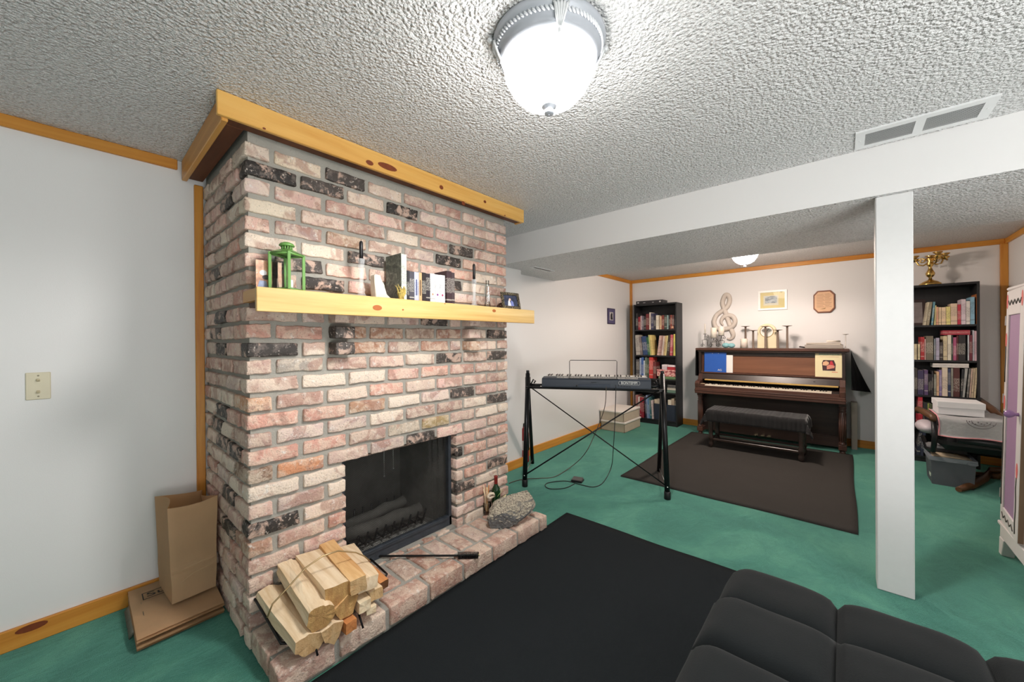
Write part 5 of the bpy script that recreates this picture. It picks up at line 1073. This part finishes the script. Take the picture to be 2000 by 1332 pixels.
a, b = pxy(1592, 686), pxy(1647, 740); sb_, w = flat_sheet('song_book', a.x, b.x, .8385, a.z, 5.618, 3, plain('pale_yellow_cover', (232, 220, 176), .5, var=.03), 'pale yellow songbook with a small colour picture standing at the right of the piano', 'songbook', .012)
H = a.z-.8385
part('cover_picture', MB().prism([(-w*.45, -.0125, H*.25), (-w*.5, -.0125, H*.55), (-w*.4, -.0125, H*.66), (w*.35, -.0125, H*.66), (w*.48, -.0125, H*.5), (w*.45, -.0125, H*.25)], (0, -.0006, 0)), plain('picture_dark', (66, 34, 40), .5, var=.4, scale=40), sb_)
part('printed_figure', MB().prism([(-w*.45, -.0133, H*.46), (-w*.2, -.0133, H*.44), (-.0, -.0133, H*.50), (-.0, -.0133, H*.58), (-w*.2, -.0133, H*.63), (-w*.42, -.0133, H*.58)], (0, -.0006, 0)), plain('print_peach', (226, 178, 140), .5, var=.2, scale=60), sb_)
part('printed_figure', MB().prism([(-w*.15, -.0134, H*.30), (w*.38, -.0134, H*.36), (w*.42, -.0134, H*.44), (w*.1, -.0134, H*.50), (-w*.15, -.0134, H*.44)], (0, -.0006, 0)), plain('print_flesh', (216, 140, 120), .5, var=.25, scale=70), sb_)
part('printed_figure', MB().prism([(w*.05, -.0136, H*.48), (w*.36, -.0136, H*.46), (w*.24, -.0136, H*.62), (w*.1, -.0136, H*.62)], (0, -.0006, 0)), plain('print_red', (196, 48, 62), .5, var=.25, scale=60), sb_)
tl_ = MB()
for i in range(13): tl_.box((-w*.72+i*w*.115, -.0127, H*.86), (-w*.72+i*w*.115+w*.075, -.012, H*.925+.004*(i % 3)))
part('title_lettering', tl_, plain('print_sage', (150, 176, 158), .5), sb_, kind='stuff')
part('subtitle_line', MB().box((-w*.66, -.0127, H*.78), (w*.7, -.012, H*.792)), plain('print_rose', (196, 150, 130), .5), sb_); part('subtitle_line', MB().box((w*.2, -.0127, H*.19), (w*.62, -.012, H*.215)), plain('print_coral', (222, 140, 110), .5), sb_)
# black cloths over the ends of the piano
CL = plain('black_cloth', (18, 18, 22), .95, var=.2, bump=.3)
def drape(name, label, x, pts_y, pts_z, out, dr):
    def f(u, v):
        y = pts_y[0]+(pts_y[1]-pts_y[0])*u; z = pts_z[0]+(pts_z[1]-pts_z[0])*v*(.9+.1*u)
        return (x+dr*((.02+.98*u)*out*v**1.2+.006+.006*math.sin(u*15)*v), y-.02*v*(1-u), z)
    return solo(name, MB().sheet(f, 16, 14, 0, True, .003), CL, label, 'cloth', (x, (pts_y[0]+pts_y[1])/2, pts_z[1]))
drape('black_drape', 'black cloth hanging from the right end of the piano', X1+.038, (5.60, 5.95), (1.158, .66), .17, 1)
drape('black_drape', 'narrow black cloth hanging from the left end of the piano', X0-.038, (5.62, 5.95), (1.158, .74), .004, -1)
solo('leaning_board', MB().box((.058, 5.86, 0), (.112, 5.985, .54), 0, .002), plain('grey_board', (168, 158, 146), .7, var=.06), 'plain grey beige board standing between the piano and the wall', 'board', (.085, 5.92, 0))
# ---------------------------------------------------------------- on top of the piano
PT = 1.1605; TY = 5.78
tx = lambda px, py=650, y=TY: at('y', y, px, py)
BWI = plain('black_wrought_iron', (40, 36, 34), .5, .4)
p = tx(1398); ir = thing('scroll_candle_holder', 'black wrought iron scroll holder for three candles at the left of the piano top', 'candle holder', (p.x, TY, PT))
def scroll(x, z, r, turns, a0, sgn=1): return [(x+sgn*r*(1-k/22)*math.cos(a0+k*turns*2*math.pi/20), 0, z+r*(1-k/22)*math.sin(a0+k*turns*2*math.pi/20)) for k in range(19)]
tops = [(1377, 652), (1394, 660), (1409, 655)]
for i, (px, py) in enumerate(tops):
    q = tx(px, py); x = q.x-p.x; z = q.z-PT
    part('candle_plate', MB().lathe([(.001, z-.006), (.036 if i else .02, z-.006), (.038 if i else .022, z)], (x, 0, 0), 16), BWI, ir)
    part('scroll', MB().tube([(x, 0, z-.006), (x+.01, 0, z*.6)]+[(x-.05+.02*math.sin(k*.5), .0, z*.6*(1-k/6)+.006) for k in range(1, 6)], .0035, 5), BWI, ir)
    part('scroll', MB().tube([(x, 0, z-.006), (x-.01, 0, z*.6)]+[(x+.05-.02*math.sin(k*.5), .0, z*.6*(1-k/6)+.006) for k in range(1, 6)], .0035, 5), BWI, ir)
    part('scroll', MB().tube(scroll(x-.035, .030, .026, 1.4, 0), .003, 5), BWI, ir); part('scroll', MB().tube(scroll(x+.03, z-.034, .02, 1.4, 1.5, -1), .003, 5), BWI, ir)
WAX = plain('ivory_wax', (238, 230, 216), .5, var=.03, Subsurface_Weight=.1)
for (px, py, pt, r, lb) in ((1377, 652, 633, .008, 'slim ivory taper candle at the left of the iron scroll holder'), (1394, 660, 640, .038, 'ivory pillar candle in the middle of the iron scroll holder'), (1409, 655, 638, .036, 'ivory pillar candle at the right of the iron scroll holder')):
    q = tx(px, py); h = tx(px, pt).z-q.z
    solo('candle', MB().lathe([(.001, 0), (r, 0), (r, h-.004), (r*.9, h), (r*.3, h-.003), (.001, h-.004)], (q.x, TY, q.z), 20, cap=False).tube([(q.x, TY, q.z+h-.004), (q.x, TY, q.z+h+.008)], .001, 4), WAX, lb, 'candle', (q.x, TY, q.z))
BLUG = NT('blue_glaze').done(s2l((136, 186, 192)), .12)
for px, r, lb in ((1417.5, .042, 'left of two pale blue glass balls on the piano'), (1428.5, .040, 'right of two pale blue glass balls on the piano')):
    q = tx(px, 660, 5.70); solo('glass_ball', MB().ball((q.x, 5.70, PT+r*.82), (r*1.08, r, r*.82), 0, 24, 14), BLUG, lb, 'ball', (q.x, 5.70, PT))
q = tx(1453, 660, 5.85); h = tx(1453, 657, 5.85).z-PT
solo('pillar_candle', MB().lathe([(.001, 0), (.042, 0), (.042, .118), (.038, .122), (.012, .118), (.001, .117)], (q.x, 5.85, PT), 24, cap=False), WAX, 'wide white pillar candle standing on the piano before a tall iron candlestick', 'candle', (q.x, 5.85, PT))
NIC = plain('brushed_bronze', (150, 132, 120), .4, .6)
for px, pt, y, lb in ((1456, 637, 5.90, 'tall T-shaped bronze candlestick behind the white pillar candle'), (1471, 645, 5.72, 'short T-shaped bronze candlestick left of the mantel clock'), (1495, 637, 5.70, 'T-shaped bronze candlestick in front of the clock face'), (1519, 644, 5.72, 'short T-shaped bronze candlestick at the right edge of the clock'), (1537.5, 636, 5.74, 'tallest T-shaped bronze candlestick right of the clock')):
    q = tx(px, 650, y); h = tx(px, pt, y).z-PT
    t = thing('bronze_candlestick', lb, 'candlestick', (q.x, y, PT)); part('stem', MB().lathe([(.018, 0), (.018, .004), (.0125, .006), (.011, h-.01)], seg=14), NIC, t); part('drip_plate', MB().lathe([(.012, h-.012), (.05, h-.003), (.052, h), (.001, h-.002)], seg=22, cap=False), NIC, t)
q = tx(1497.5, 650, 5.80); w = (tx(1516.5, 650, 5.80).x-tx(1479.5, 650, 5.80).x)/2; h = tx(1498, 632, 5.80).z-PT
ck = thing('mantel_clock', 'cream arched mantel clock in the middle of the piano top', 'clock', (q.x, 5.80, PT))
def arch(s, h_): return [(-w*s, 0)] and [(-w*s, 0, .0), (w*s, 0, .0)]+[(w*s*math.cos(k*math.pi/14), 0, h_-w*s+w*s*math.sin(k*math.pi/14)) for k in range(15)]
CCR = plain('cream_enamel', (228, 214, 180), .45, var=.05)
part('case', MB().prism([(x, 0, z) for x, _, z in arch(1, h)], (0, .06, 0), 0, .003), CCR, ck); part('foot', MB().box((-w*1.03, -.004, 0), (w*1.03, .064, .012), 0, .002), CCR, ck)
part('dial', MB().lathe([(w*.68, 0), (w*.68, .003)], seg=28, M=Matrix.Translation((0, -.0005, h-w)) @ Matrix.Rotation(R(90), 4, 'X')), plain('dial_white', (236, 232, 222), .4), ck)
part('bezel', MB().tube([(w*.70*math.cos(k*math.pi/16), -.002, h-w+w*.70*math.sin(k*math.pi/16)) for k in range(32)], .0045, 6, closed=True), plain('aged_gold', (176, 150, 100), .35, .6), ck)
for a1, l in ((1.0, .45), (2.6, .3)): part('clock_hand', MB().tube([(0, -.005, h-w), (w*l*math.cos(a1), -.005, h-w+w*l*math.sin(a1))], .002, 4), INK, ck)
tr = thing('paper_tray', 'wooden letter tray piled with papers at the right of the piano top', 'tray', (tx(1612, 660, 5.78).x, 5.78, PT)); xa, xb = tx(1572, 670, 5.70).x-tr.location.x, tx(1647, 670, 5.70).x-tr.location.x
TRM = plain('tray_metal', (170, 160, 150), .4, .4)
part('tray_base', MB().box((xa, -.11, 0), (xb, .12, .008), 0, .003), TRM, tr); 
for y_ in (-.11, .114): part('tray_rail', MB().box((xa, y_, .008), (xb, y_+.006, .045), 0, .002), TRM, tr)
part('tray_handle', MB().tube([(xa, -.09, .01), (xa-.05, -.085, .018), (xa-.055, 0, .022), (xa-.05, .085, .018), (xa, .09, .01)], .006, 6), BWI, tr)
rq = random.Random(2)
for i in range(6): part('paper_sheet', MB().box((xa+.01, -.10, .010+i*.0105), (xb-.02, .11, .018+i*.0105), 0, .001, Matrix.Rotation(R(rq.uniform(-2.5, 2.5)), 4, 'Z')), plain('aged_paper_%d' % (i % 3), [(226, 218, 206), (206, 194, 178), (216, 208, 200)][i % 3], .8, var=.1), tr)
part('paper_roll', MB().cone((xa+.20, -.02, .085), (xb-.03, .05, .082), .012, .012, 12), plain('aged_paper_0', (0, 0, 0)), tr)
q = tx(1651.5, 660, 5.75); md = thing('glass_candlestick', 'thin pale glass candlestick at the far right of the piano top', 'candlestick', (q.x, 5.75, PT)); h = tx(1651.5, 652, 5.75).z-PT
part('stem', MB().lathe([(.022, 0), (.02, .004), (.005, .012), (.005, h-.02), (.008, h-.012)], seg=12), plain('pale_glass', (206, 200, 194), .1), md); part('cup', MB().lathe([(.008, h-.012), (.026, h-.004), (.027, h), (.001, h-.002)], seg=16, cap=False), plain('pale_glass', (0, 0, 0)), md)
# ---------------------------------------------------------------- on the back wall
CX_, CZ_ = lambda px, py: at('y', YB-.02, px, py), None
cl = [(1420, 661), (1427, 662), (1432, 655), (1428, 643), (1421, 622), (1413, 600), (1411, 590), (1416, 577), (1422, 577), (1425, 586), (1421, 598), (1412, 606), (1401, 614), (1395, 626), (1397, 637), (1406, 643), (1420, 642), (1431, 637), (1436, 627), (1431, 618), (1420, 616), (1411, 622), (1409, 630), (1413, 635)]
P3 = [CX_(*q) for q in cl]; sm = []
for i in range(len(P3)-1):
    a, b, c, d = P3[max(i-1, 0)], P3[i], P3[i+1], P3[min(i+2, len(P3)-1)]
    for t in range(5): t /= 5; sm.append(.5*((2*b)+(c-a)*t+(2*a-5*b+4*c-d)*t*t+(3*b-a-3*c+d)*t**3))
sm.append(P3[-1]); N_ = len(sm)
for i, v in enumerate(sm): v.y = YB-.014-(.010 if i > N_*.52 else 0)
solo('treble_clef', MB().tube(sm, .02, 8, radii=[.008+.023*min(1, min(i+2, N_-i)/14) for i in range(N_)]), plain('clef_greige', (208, 198, 188), .6, var=.06), 'large greige treble clef hanging on the back wall above the piano', 'wall art', (P3[0].x, YB-.02, P3[0].z))
def wallframe(name, label, px0, py0, px1, py1, rail, fm, mm, cat='picture'):
    a, b = at('y', YB-.01, px0, py0), at('y', YB-.01, px1, py1); c = (a+b)/2; t = thing(name, label, cat, (c.x, YB, c.z)); w, h = abs(b.x-a.x)/2, abs(a.z-b.z)/2
    part('mat_board', MB().box((-w+rail, -.010, -h+rail), (w-rail, -.001, h-rail)), mm, t)
    for q, r_ in (((-w, -.016, -h), (w, -.001, -h+rail)), ((-w, -.016, h-rail), (w, -.001, h)), ((-w, -.016, -h+rail), (-w+rail, -.001, h-rail)), ((w-rail, -.016, -h+rail), (w, -.001, h-rail))): part('frame_rail', MB().box(q, r_, 0, .002), fm, t)
    return t, w, h
lf, w, h = wallframe('white_framed_print', 'white framed landscape print with gold mat on the back wall', 1480.5, 569, 1537.5, 604, .026, plain('white_frame', (244, 244, 242), .35), plain('gold_mat', (226, 208, 150), .6))
part('inner_mat', MB().box((-w*.62, -.0115, -h*.52), (w*.42, -.0101, h*.48)), plain('cream_mat', (226, 218, 200), .6), lf)
t = NT('landscape_print'); n = t.noise(t.vec((1, 1, 2)), 14, 4, .6); part('print', MB().box((-w*.5, -.0125, -h*.30), (w*.32, -.0116, h*.40)), t.done(t.ramp(n, [(.35, s2l((96, 104, 112))), (.5, s2l((160, 166, 172))), (.65, s2l((212, 214, 216)))]), .4), lf)
part('glass', MB().box((-w+.026, -.0145, -h+.026), (w-.026, -.0135, h-.026)), THIN, lf)
a, b = at('y', YB-.01, 1588.5, 569), at('y', YB-.01, 1631, 610); c = (a+b)/2; pq = thing('wooden_plaque', 'octagonal wooden plaque with a printed peach verse on the back wall', 'plaque', (c.x, YB, c.z)); w, h = (b.x-a.x)/2, (a.z-b.z)/2
oc = lambda s, y: [(x*s, y, z*s) for x, z in ((-w+.04, -h), (w-.04, -h), (w, -h+.05), (w, h-.05), (w-.04, h), (-w+.04, h), (-w, h-.05), (-w, -h+.05))]
part('board', MB().prism(oc(1, -.022), (0, .021, 0), 0, .004), wood('plaque_wood', (150, 92, 62), (112, 62, 40), 0, .4), pq)
part('verse_card', MB().prism(oc(.88, -.0235), (0, .0013, 0)), plain('peach_card', (226, 184, 146), .6, var=.08, scale=30), pq)
ln_ = MB()
for i in range(11): z = h*.66-i*h*.115; ln_.box((-w*.7, -.0243, z), (-w*.1+w*.12*((i*7) % 3), -.0236, z+.004)); ln_.box((w*.1, -.0243, z), (w*.5+w*.1*((i*5) % 3), -.0236, z+.004))
part('verse_lines', ln_, plain('verse_ink', (176, 132, 104), .6), pq, kind='stuff')
part('printed_bird', MB().prism([(-w*.4, -.0243, -h*.68), (w*.1, -.0243, -h*.66), (w*.16, -.0243, -h*.54), (-w*.05, -.0243, -h*.6)], (0, .0006, 0)), plain('bird_olive', (150, 116, 70), .6), pq)
# ---------------------------------------------------------------- piano bench and its cloth
bn = thing('piano_bench', 'dark wooden piano bench on turned legs in front of the piano', 'bench', (-.76, 5.06, 0))
part('seat', MB().box((-.455, -.18, .415), (.455, .18, .452), 0, .006), PWD[0], bn); part('apron', MB().box((-.42, -.15, .33), (.42, .15, .415)), PWD[0], bn)
for x in (-.425, .425):
    for y in (-.155, .155): part('leg', MB().lathe([(.016, .013), (.024, .03), (.028, .06), (.02, .085), (.026, .10), (.03, .13), (.022, .16), (.024, .2), (.027, .30), (.025, .33), (.025, .415)], (x, y, 0), 14), PWD[1], bn)
part('stretcher', MB().box((-.425, -.165, .095), (.425, -.13, .12), 0, .004), PWD[0], bn); part('stretcher', MB().box((-.425, .135, .095), (.425, .165, .12), 0, .004), PWD[0], bn)
for x in (-.425, .425): part('stretcher', MB().box((x-.012, -.15, .10), (x+.012, .15, .118), 0, .003), PWD[0], bn)
t = NT('charcoal_throw'); v = t.vec(); wv = t.N('ShaderNodeTexWave'); wv.inputs['Scale'].default_value = 8; wv.inputs['Distortion'].default_value = 1; t.L(v, wv.inputs[0]); n = t.noise(v, 300, 2)
MTH = t.done(t.mix(n, (.014, .015, .018), (.045, .043, .042)), .95, t.bump(wv.outputs['Fac'], .6, .006), Sheen_Weight=.4)
def throw(u, v):
    # flat sheet 1.2 x .66 laid over the seat: arc length beyond each edge hangs down
    x = -.60+1.20*u; y = -.322+.58*v; z = .4545; hx_, hy = .462, .187
    ox, oy = max(0, abs(x)-hx_), max(0, abs(y)-hy)
    sx_, sy_ = (1 if x > 0 else -1), (1 if y > 0 else -1)
    X = sx_*min(abs(x), hx_)+sx_*.010*min(1, ox*30); Y = sy_*min(abs(y), hy)+sy_*.010*min(1, oy*30)
    d = ox+oy if not (ox and oy) else (ox**2+oy**2)**.5
    if ox and oy: X += sx_*.35*min(ox, oy); Y += sy_*.25*min(ox, oy)
    z -= d
    X += sx_*.02*math.sin(y*40)*min(1, ox*8); Y += sy_*.003*math.sin(x*60)*min(1, oy*9)
    return (X, Y, z+.0015*math.sin(x*46)*(1 if not (ox or oy) else 0))
th = thing('bench_throw', 'charcoal ribbed throw draped over the piano bench', 'throw', (-.76, 5.06, 0)); part('throw_cloth', MB().sheet(throw, 60, 34, 0, True, .003), MTH, th)
# ================================================================ right-hand corner: recliner, cloth, boxes, bin, wardrobe
LEA = plain('black_leather', (26, 26, 28), .4, var=.2, bump=.2); BW = wood('bent_wood', (112, 76, 46), (80, 50, 28), 1, .45)
rc = thing('recliner_chair', 'black leather recliner with bent wooden arms and base under the white cloth', 'chair', (.80, 5.0, 0))
part('seat', MB().box((-.20, -.20, .33), (.26, .36, .46), 0, .05, seg=1), LEA, rc); part('backrest', MB().box((-.20, -.04, 0), (.26, .06, .26), 0, .04, Matrix.Translation((0, .40, .40)) @ Matrix.Rotation(R(-55), 4, 'X')), LEA, rc)
RL = lambda v: Vector(v)-rc.location
for pts in ([at('z', .615, 1822, 814), at('z', .625, 1808, 806), at('z', .62, 1794, 799)], [at('z', .60, 1962, 822), at('z', .64, 1938, 800), at('z', .65, 1910, 779)]): part('arm', MB().tube([RL(pts[0])+Vector((0, -.02, -.03))]+[RL(p) for p in pts]+[RL(pts[2])+Vector((0, .06, -.03))], .024, 8, radii=[.018, .026, .028, .026, .02]), BW, rc)
for x in (-.23, .29): part('side_frame', MB().tube([(x, -.22, .58), (x, -.27, .45), (x, -.20, .32), (x, .1, .27), (x, .35, .33)], .018, 7), LEA, rc)
part('foot', MB().tube([RL(at('z', .03, 1872, 956)), RL(at('z', .032, 1898, 948)), RL(at('z', .05, 1922, 934)), RL(at('z', .09, 1938, 918)), Vector((.30, .05, .20)), Vector((.30, .10, .30))], .028, 8, radii=[.02, .03, .032, .03, .026, .024]), BW, rc)
part('foot', MB().tube([(-.2, .32, .03), (.0, .36, .03), (.22, .34, .05), (.30, .25, .15), (.30, .18, .30)], .026, 8), BW, rc)
part('cross_bar', MB().tube([(.29, .1, .28), (-.2, .12, .29)], .022, 7), BLKM, rc)
part('front_curve', MB().tube([(.29, -.24, .06), (.30, -.26, .2), (.26, -.24, .36), (.12, -.22, .43), (-.1, -.22, .44)], .03, 8), LEA, rc)
t = NT('white_linen'); n = t.noise(t.vec(), 40, 3); MLIN = t.done(t.mix(n, (.62, .62, .64), (.80, .80, .80)), .8, t.bump(n, .4, .006))
zf = .628
def lin(u, v):
    x = .585+.44*u; s = .56*v; y = 5.13-min(s, .40)-.012*math.sin(u*7)*(1 if s > .4 else 0); z = zf+.004*math.sin(u*9+v*3)-max(0, s-.40)-.008*math.sin(u*math.pi)*0
    return (x+(.01*math.sin(v*9) if s > .4 else 0), y-(.01 if s > .4 else 0), z)
lt = thing('embroidered_cloth', 'white embroidered cloth with pink edging draped over the recliner', 'cloth', (.80, 4.72, zf)); O_ = Vector((.80, 4.72, zf))
part('linen', MB().sheet(lambda u, v: Vector(lin(u, v))-O_, 24, 28, 0, True, .002), MLIN, lt)
PK = plain('pink_edging', (222, 150, 156), .8)
part('edging', MB().tube([Vector(lin(0, v/20))-O_ for v in range(21)]+[Vector(lin(u/16, 1))-O_ for u in range(1, 17)]+[Vector(lin(1, 1-v/20))-O_ for v in range(1, 21)], .005, 5), PK, lt)
em = MB(); 
for r1 in (1, .66): em.tube([Vector((.815+.075*r1*math.cos(math.pi*(1+k/14)), 4.705, zf-.012+.058*r1*math.sin(math.pi*(1+k/14))))-O_ for k in range(15)], .0022, 4)
for k in range(9): em.ball(Vector((.755+.015*k, 4.705, zf-.022-.008*(k % 3)))-O_, (.005, .002, .005), 0, 6, 4)
part('embroidery', em, plain('thread_grey', (118, 112, 116), .8), lt, kind='stuff')
WB = plain('white_card_box', (222, 222, 224), .6, var=.03)
xa, xb = at('y', 4.80, 1831, 800).x, at('y', 4.80, 1926, 800).x
wb2 = thing('white_gift_box', 'flat white cardboard box with lid lying on the embroidered cloth', 'box', ((xa+xb)/2, 4.95, zf+.006)); hw = (xb-xa)/2
part('box_base', MB().box((-hw+.006, -.14, 0), (hw-.006, .14, .10)), WB, wb2); part('lid', MB().box((-hw, -.146, .058), (hw, .146, .108), 0, .002), WB, wb2)
# second box pile seen at the left under the cloth
t2 = thing('quilted_bag', 'pale plastic bag tucked under the cloth beside the left arm of the recliner', 'bag', (.545, 4.93, .50)); part('bag_body', MB().ball((0, 0, .0), (.07, .16, .055), 0, 14, 10), plain('pale_plastic', (190, 180, 186), .4, var=.15), t2)
# bin
GB = plain('grey_tote', (128, 134, 142), .45, var=.06); bx0, bx1, by0, by1, bh = .578, .815, 4.93, 5.20, .245
bi = thing('grey_storage_bin', 'grey plastic storage bin heaped with papers on the carpet', 'bin', ((bx0+bx1)/2, (by0+by1)/2, 0)); w, d = (bx1-bx0)/2, (by1-by0)/2
b = MB(); lo = [(-w, -d), (w, -d), (w, d), (-w, d)]; hi = [(x*1.10, y*1.10) for x, y in lo]
A = [b.b.verts.new((x, y, .0)) for x, y in lo]; B = [b.b.verts.new((x, y, bh)) for x, y in hi]
b.b.faces.new(A[::-1])
for k in range(4): b.b.faces.new((A[k], A[(k+1) % 4], B[(k+1) % 4], B[k]))
bmesh.ops.solidify(b.b, geom=list(b.b.faces), thickness=.004); part('tub', b, GB, bi)
W, Dd = w*1.16, d*1.14; rm = MB()
rm.box((-W, -Dd, bh-.035), (W, -Dd+.02, bh)); rm.box((-W, Dd-.02, bh-.035), (W, Dd, bh)); rm.box((-W, -Dd+.02, bh-.035), (-W+.02, Dd-.02, bh)); rm.box((W-.02, -Dd+.02, bh-.035), (W, Dd-.02, bh)); part('rim', rm, GB, bi, kind='stuff')
part('handle', MB().tube([(W-.03+.03*math.cos(k*.524), -Dd-.003, bh-.025+.014*math.sin(k*.524)) for k in range(12)], .003, 5, closed=True), GB, bi)
part('label', MB().box((-w*1.0-.004, -d*.7, .05), (-w*1.0-.0032, -d*.1, .16), 0, 0, Matrix.Rotation(R(0), 4, 'Z')), plain('bin_label', (196, 206, 190), .6, var=.4, scale=50), bi)
for i in range(4): part('paper_sheet', MB().box((-w*.95, -d*.95, bh-.012+i*.006), (w*.95-.02*i, d*.95, bh-.008+i*.006), 0, 0, Matrix.Rotation(R([2, -3, 1, -2][i]), 4, 'Z')), plain('tan_paper', (206, 188, 160), .8, var=.15, scale=30), bi)
mg = solo('black_magazines', MB().box((.56, 5.06, bh+.018), (.80, 5.24, bh+.045), 0, .002).box((.565, 5.065, bh+.0455), (.79, 5.235, bh+.062), 1, .001), [plain('magazine_black', (40, 40, 44), .35), plain('magazine_grey', (150, 150, 152), .35, var=.4, scale=30)], 'two dark magazines lying at the back of the grey bin', 'magazines', (.68, 5.15, bh+.018))
# wardrobe leaning slightly back
WW = plain('wardrobe_white', (226, 220, 218), .45, var=.03); PUR = plain('wardrobe_purple', (168, 134, 168), .5, var=.03); RAW = wood('raw_edge', (150, 126, 100), (120, 96, 74), 2, .7)
wr = thing('painted_wardrobe', 'white painted wardrobe with a purple door panel and red rosebuds by the right wall', 'wardrobe', (.69, 3.61, 0)); wr.rotation_euler = (0, R(1.3), 0)
WD, WH, WL = .46, 1.575, .82     # depth, height, length towards the camera (-y)
def Wp(name, a, b, m=WW, bev=.003, par=None): return part(name, MB().box(a, b, 0, bev), m, par or wr)
Wp('side_panel', (.022, -.02, .10), (WD, 0, WH-.02)); Wp('side_panel', (.022, -WL, .10), (WD, -WL+.02, WH-.02)); Wp('back_panel', (WD-.012, -WL+.02, .10), (WD, -.02, WH-.02)); Wp('top_panel', (.0, -WL-.01, WH-.02), (WD, .01, WH), WW, .006); Wp('floor_panel', (.022, -WL+.02, .12), (WD-.012, -.02, .14))
Wp('base_rail', (.002, -WL, .10), (.022, 0, .19), WW, .004); Wp('base_moulding', (-.008, -WL, .175), (.022, .004, .195), WW, .004)
for y in (-.08, -WL): part('foot', MB().prism([(.0, y, .10), (.0, y+.08, .10), (.0, y+.08, .0), (.0, y+.035, .0), (.0, y+.02, .04)] if y == -.08 else [(.0, y, .10), (.0, y+.08, .10), (.0, y+.05, .03), (.0, y+.035, .0), (.0, y, .0)], (.05, 0, 0), 0, .003), WW, wr)
part('foot', MB().box((WD-.05, -.05, 0), (WD, 0, .10)), WW, wr); part('foot', MB().box((WD-.05, -WL, 0), (WD, -WL+.05, .10)), WW, wr)
dy0, dy1, dz0, dz1 = -.395, -.004, .205, WH-.025
dr = thing('door', None, None); dr.parent = wr; dr.location = (0, 0, 0); dr.rotation_euler = (0, 0, R(-3))
def Dp(name, a, b, m=WW, bev=.002): return part(name, MB().box(a, b, 0, bev), m, dr)
Dp('stile', (.0, dy1-.05, dz0), (.022, dy1, dz1)); Dp('stile', (.0, dy0, dz0), (.022, dy0+.085, dz1)); Dp('rail', (.0, dy0+.085, dz1-.14), (.022, dy1-.05, dz1)); Dp('rail', (.0, dy0+.085, dz0), (.022, dy1-.05, dz0+.085))
Dp('purple_panel', (.007, dy0+.085, dz0+.085), (.012, dy1-.05, dz1-.14), PUR, 0); Dp('raw_door_edge', (.002, dy0-.004, dz0+.005), (.021, dy0+.0005, dz1-.005), RAW, .001)
part('knob', MB().lathe([(.001, 0), (.01, .001), (.008, .012), (.018, .022), (.021, .034), (.015, .046), (.001, .05)], seg=18, M=Matrix.Translation((0, dy0+.04, .875)) @ Matrix.Rotation(R(-90), 4, 'Y')), plain('knob_lilac', (150, 112, 160), .25), dr)
for z in (.36, .92, 1.38): part('hinge', MB().box((-.004, dy1-.002, z-.028), (.008, dy1+.008, z+.028), 0, .001), plain('hinge_grey', (190, 186, 184), .4, .5), dr)
STEMC = plain('painted_stem', (84, 80, 74), .7); ROSE = plain('painted_rose', (226, 112, 108), .6)
def vine(pts): return MB().tube([(-.0012, y, z) for y, z in pts], .0028, 4)
for nm, pts in (('stem', [(dy1-.025+.004*math.sin(k*1.7), .30+k*.11) for k in range(6)]), ('stem', [(dy1-.022+.004*math.sin(k*2.1), 1.02+k*.07) for k in range(4)]), ('stem', [(dy0+.045+.006*math.sin(k*1.9), .24+k*.06) for k in range(6)]), ('garland', [(dy1-.05-.036*k, dz1-.07+.013*(-1)**k) for k in range(9)]), ('garland', [(dy1-.05-.036*k, dz0+.045+.012*(-1)**k) for k in range(8)])): part('painted_vine', vine(pts), STEMC, dr)
for y, z in ((dy1-.024, .90), (dy1-.022, 1.265), (dy1-.022, dz1-.06), (dy0+.045, .575), (dy0+.045, dz1-.06)): part('painted_rosebud', MB().lathe([(1, 0), (1, .001)], seg=14, M=Matrix.Translation((-.0003, y, z)) @ Matrix.Rotation(R(-90), 4, 'Y') @ Matrix.Diagonal((.042, .017, 1, 1))), ROSE, dr)
dr2 = thing('door', None, None); dr2.parent = wr; dr2.location = (0, -WL, 0); dr2.rotation_euler = (0, 0, R(176))   # the near door is swung right open
for a, b, m in (((.0, .0, dz0), (.022, .05, dz1), WW), ((.0, .31, dz0), (.022, .39, dz1), WW), ((.0, .05, dz1-.14), (.022, .31, dz1), WW), ((.0, .05, dz0), (.022, .31, dz0+.085), WW), ((.007, .05, dz0+.085), (.012, .31, dz1-.14), PUR)): part('panel' if m is PUR else 'rail', MB().box(a, b, 0, .002), m, dr2)
part('knob', MB().lathe([(.001, 0), (.01, .001), (.008, .012), (.018, .022), (.021, .034), (.015, .046), (.001, .05)], seg=18, M=Matrix.Translation((0, .35, .875)) @ Matrix.Rotation(R(-90), 4, 'Y')), plain('knob_lilac', (0, 0, 0)), dr2)
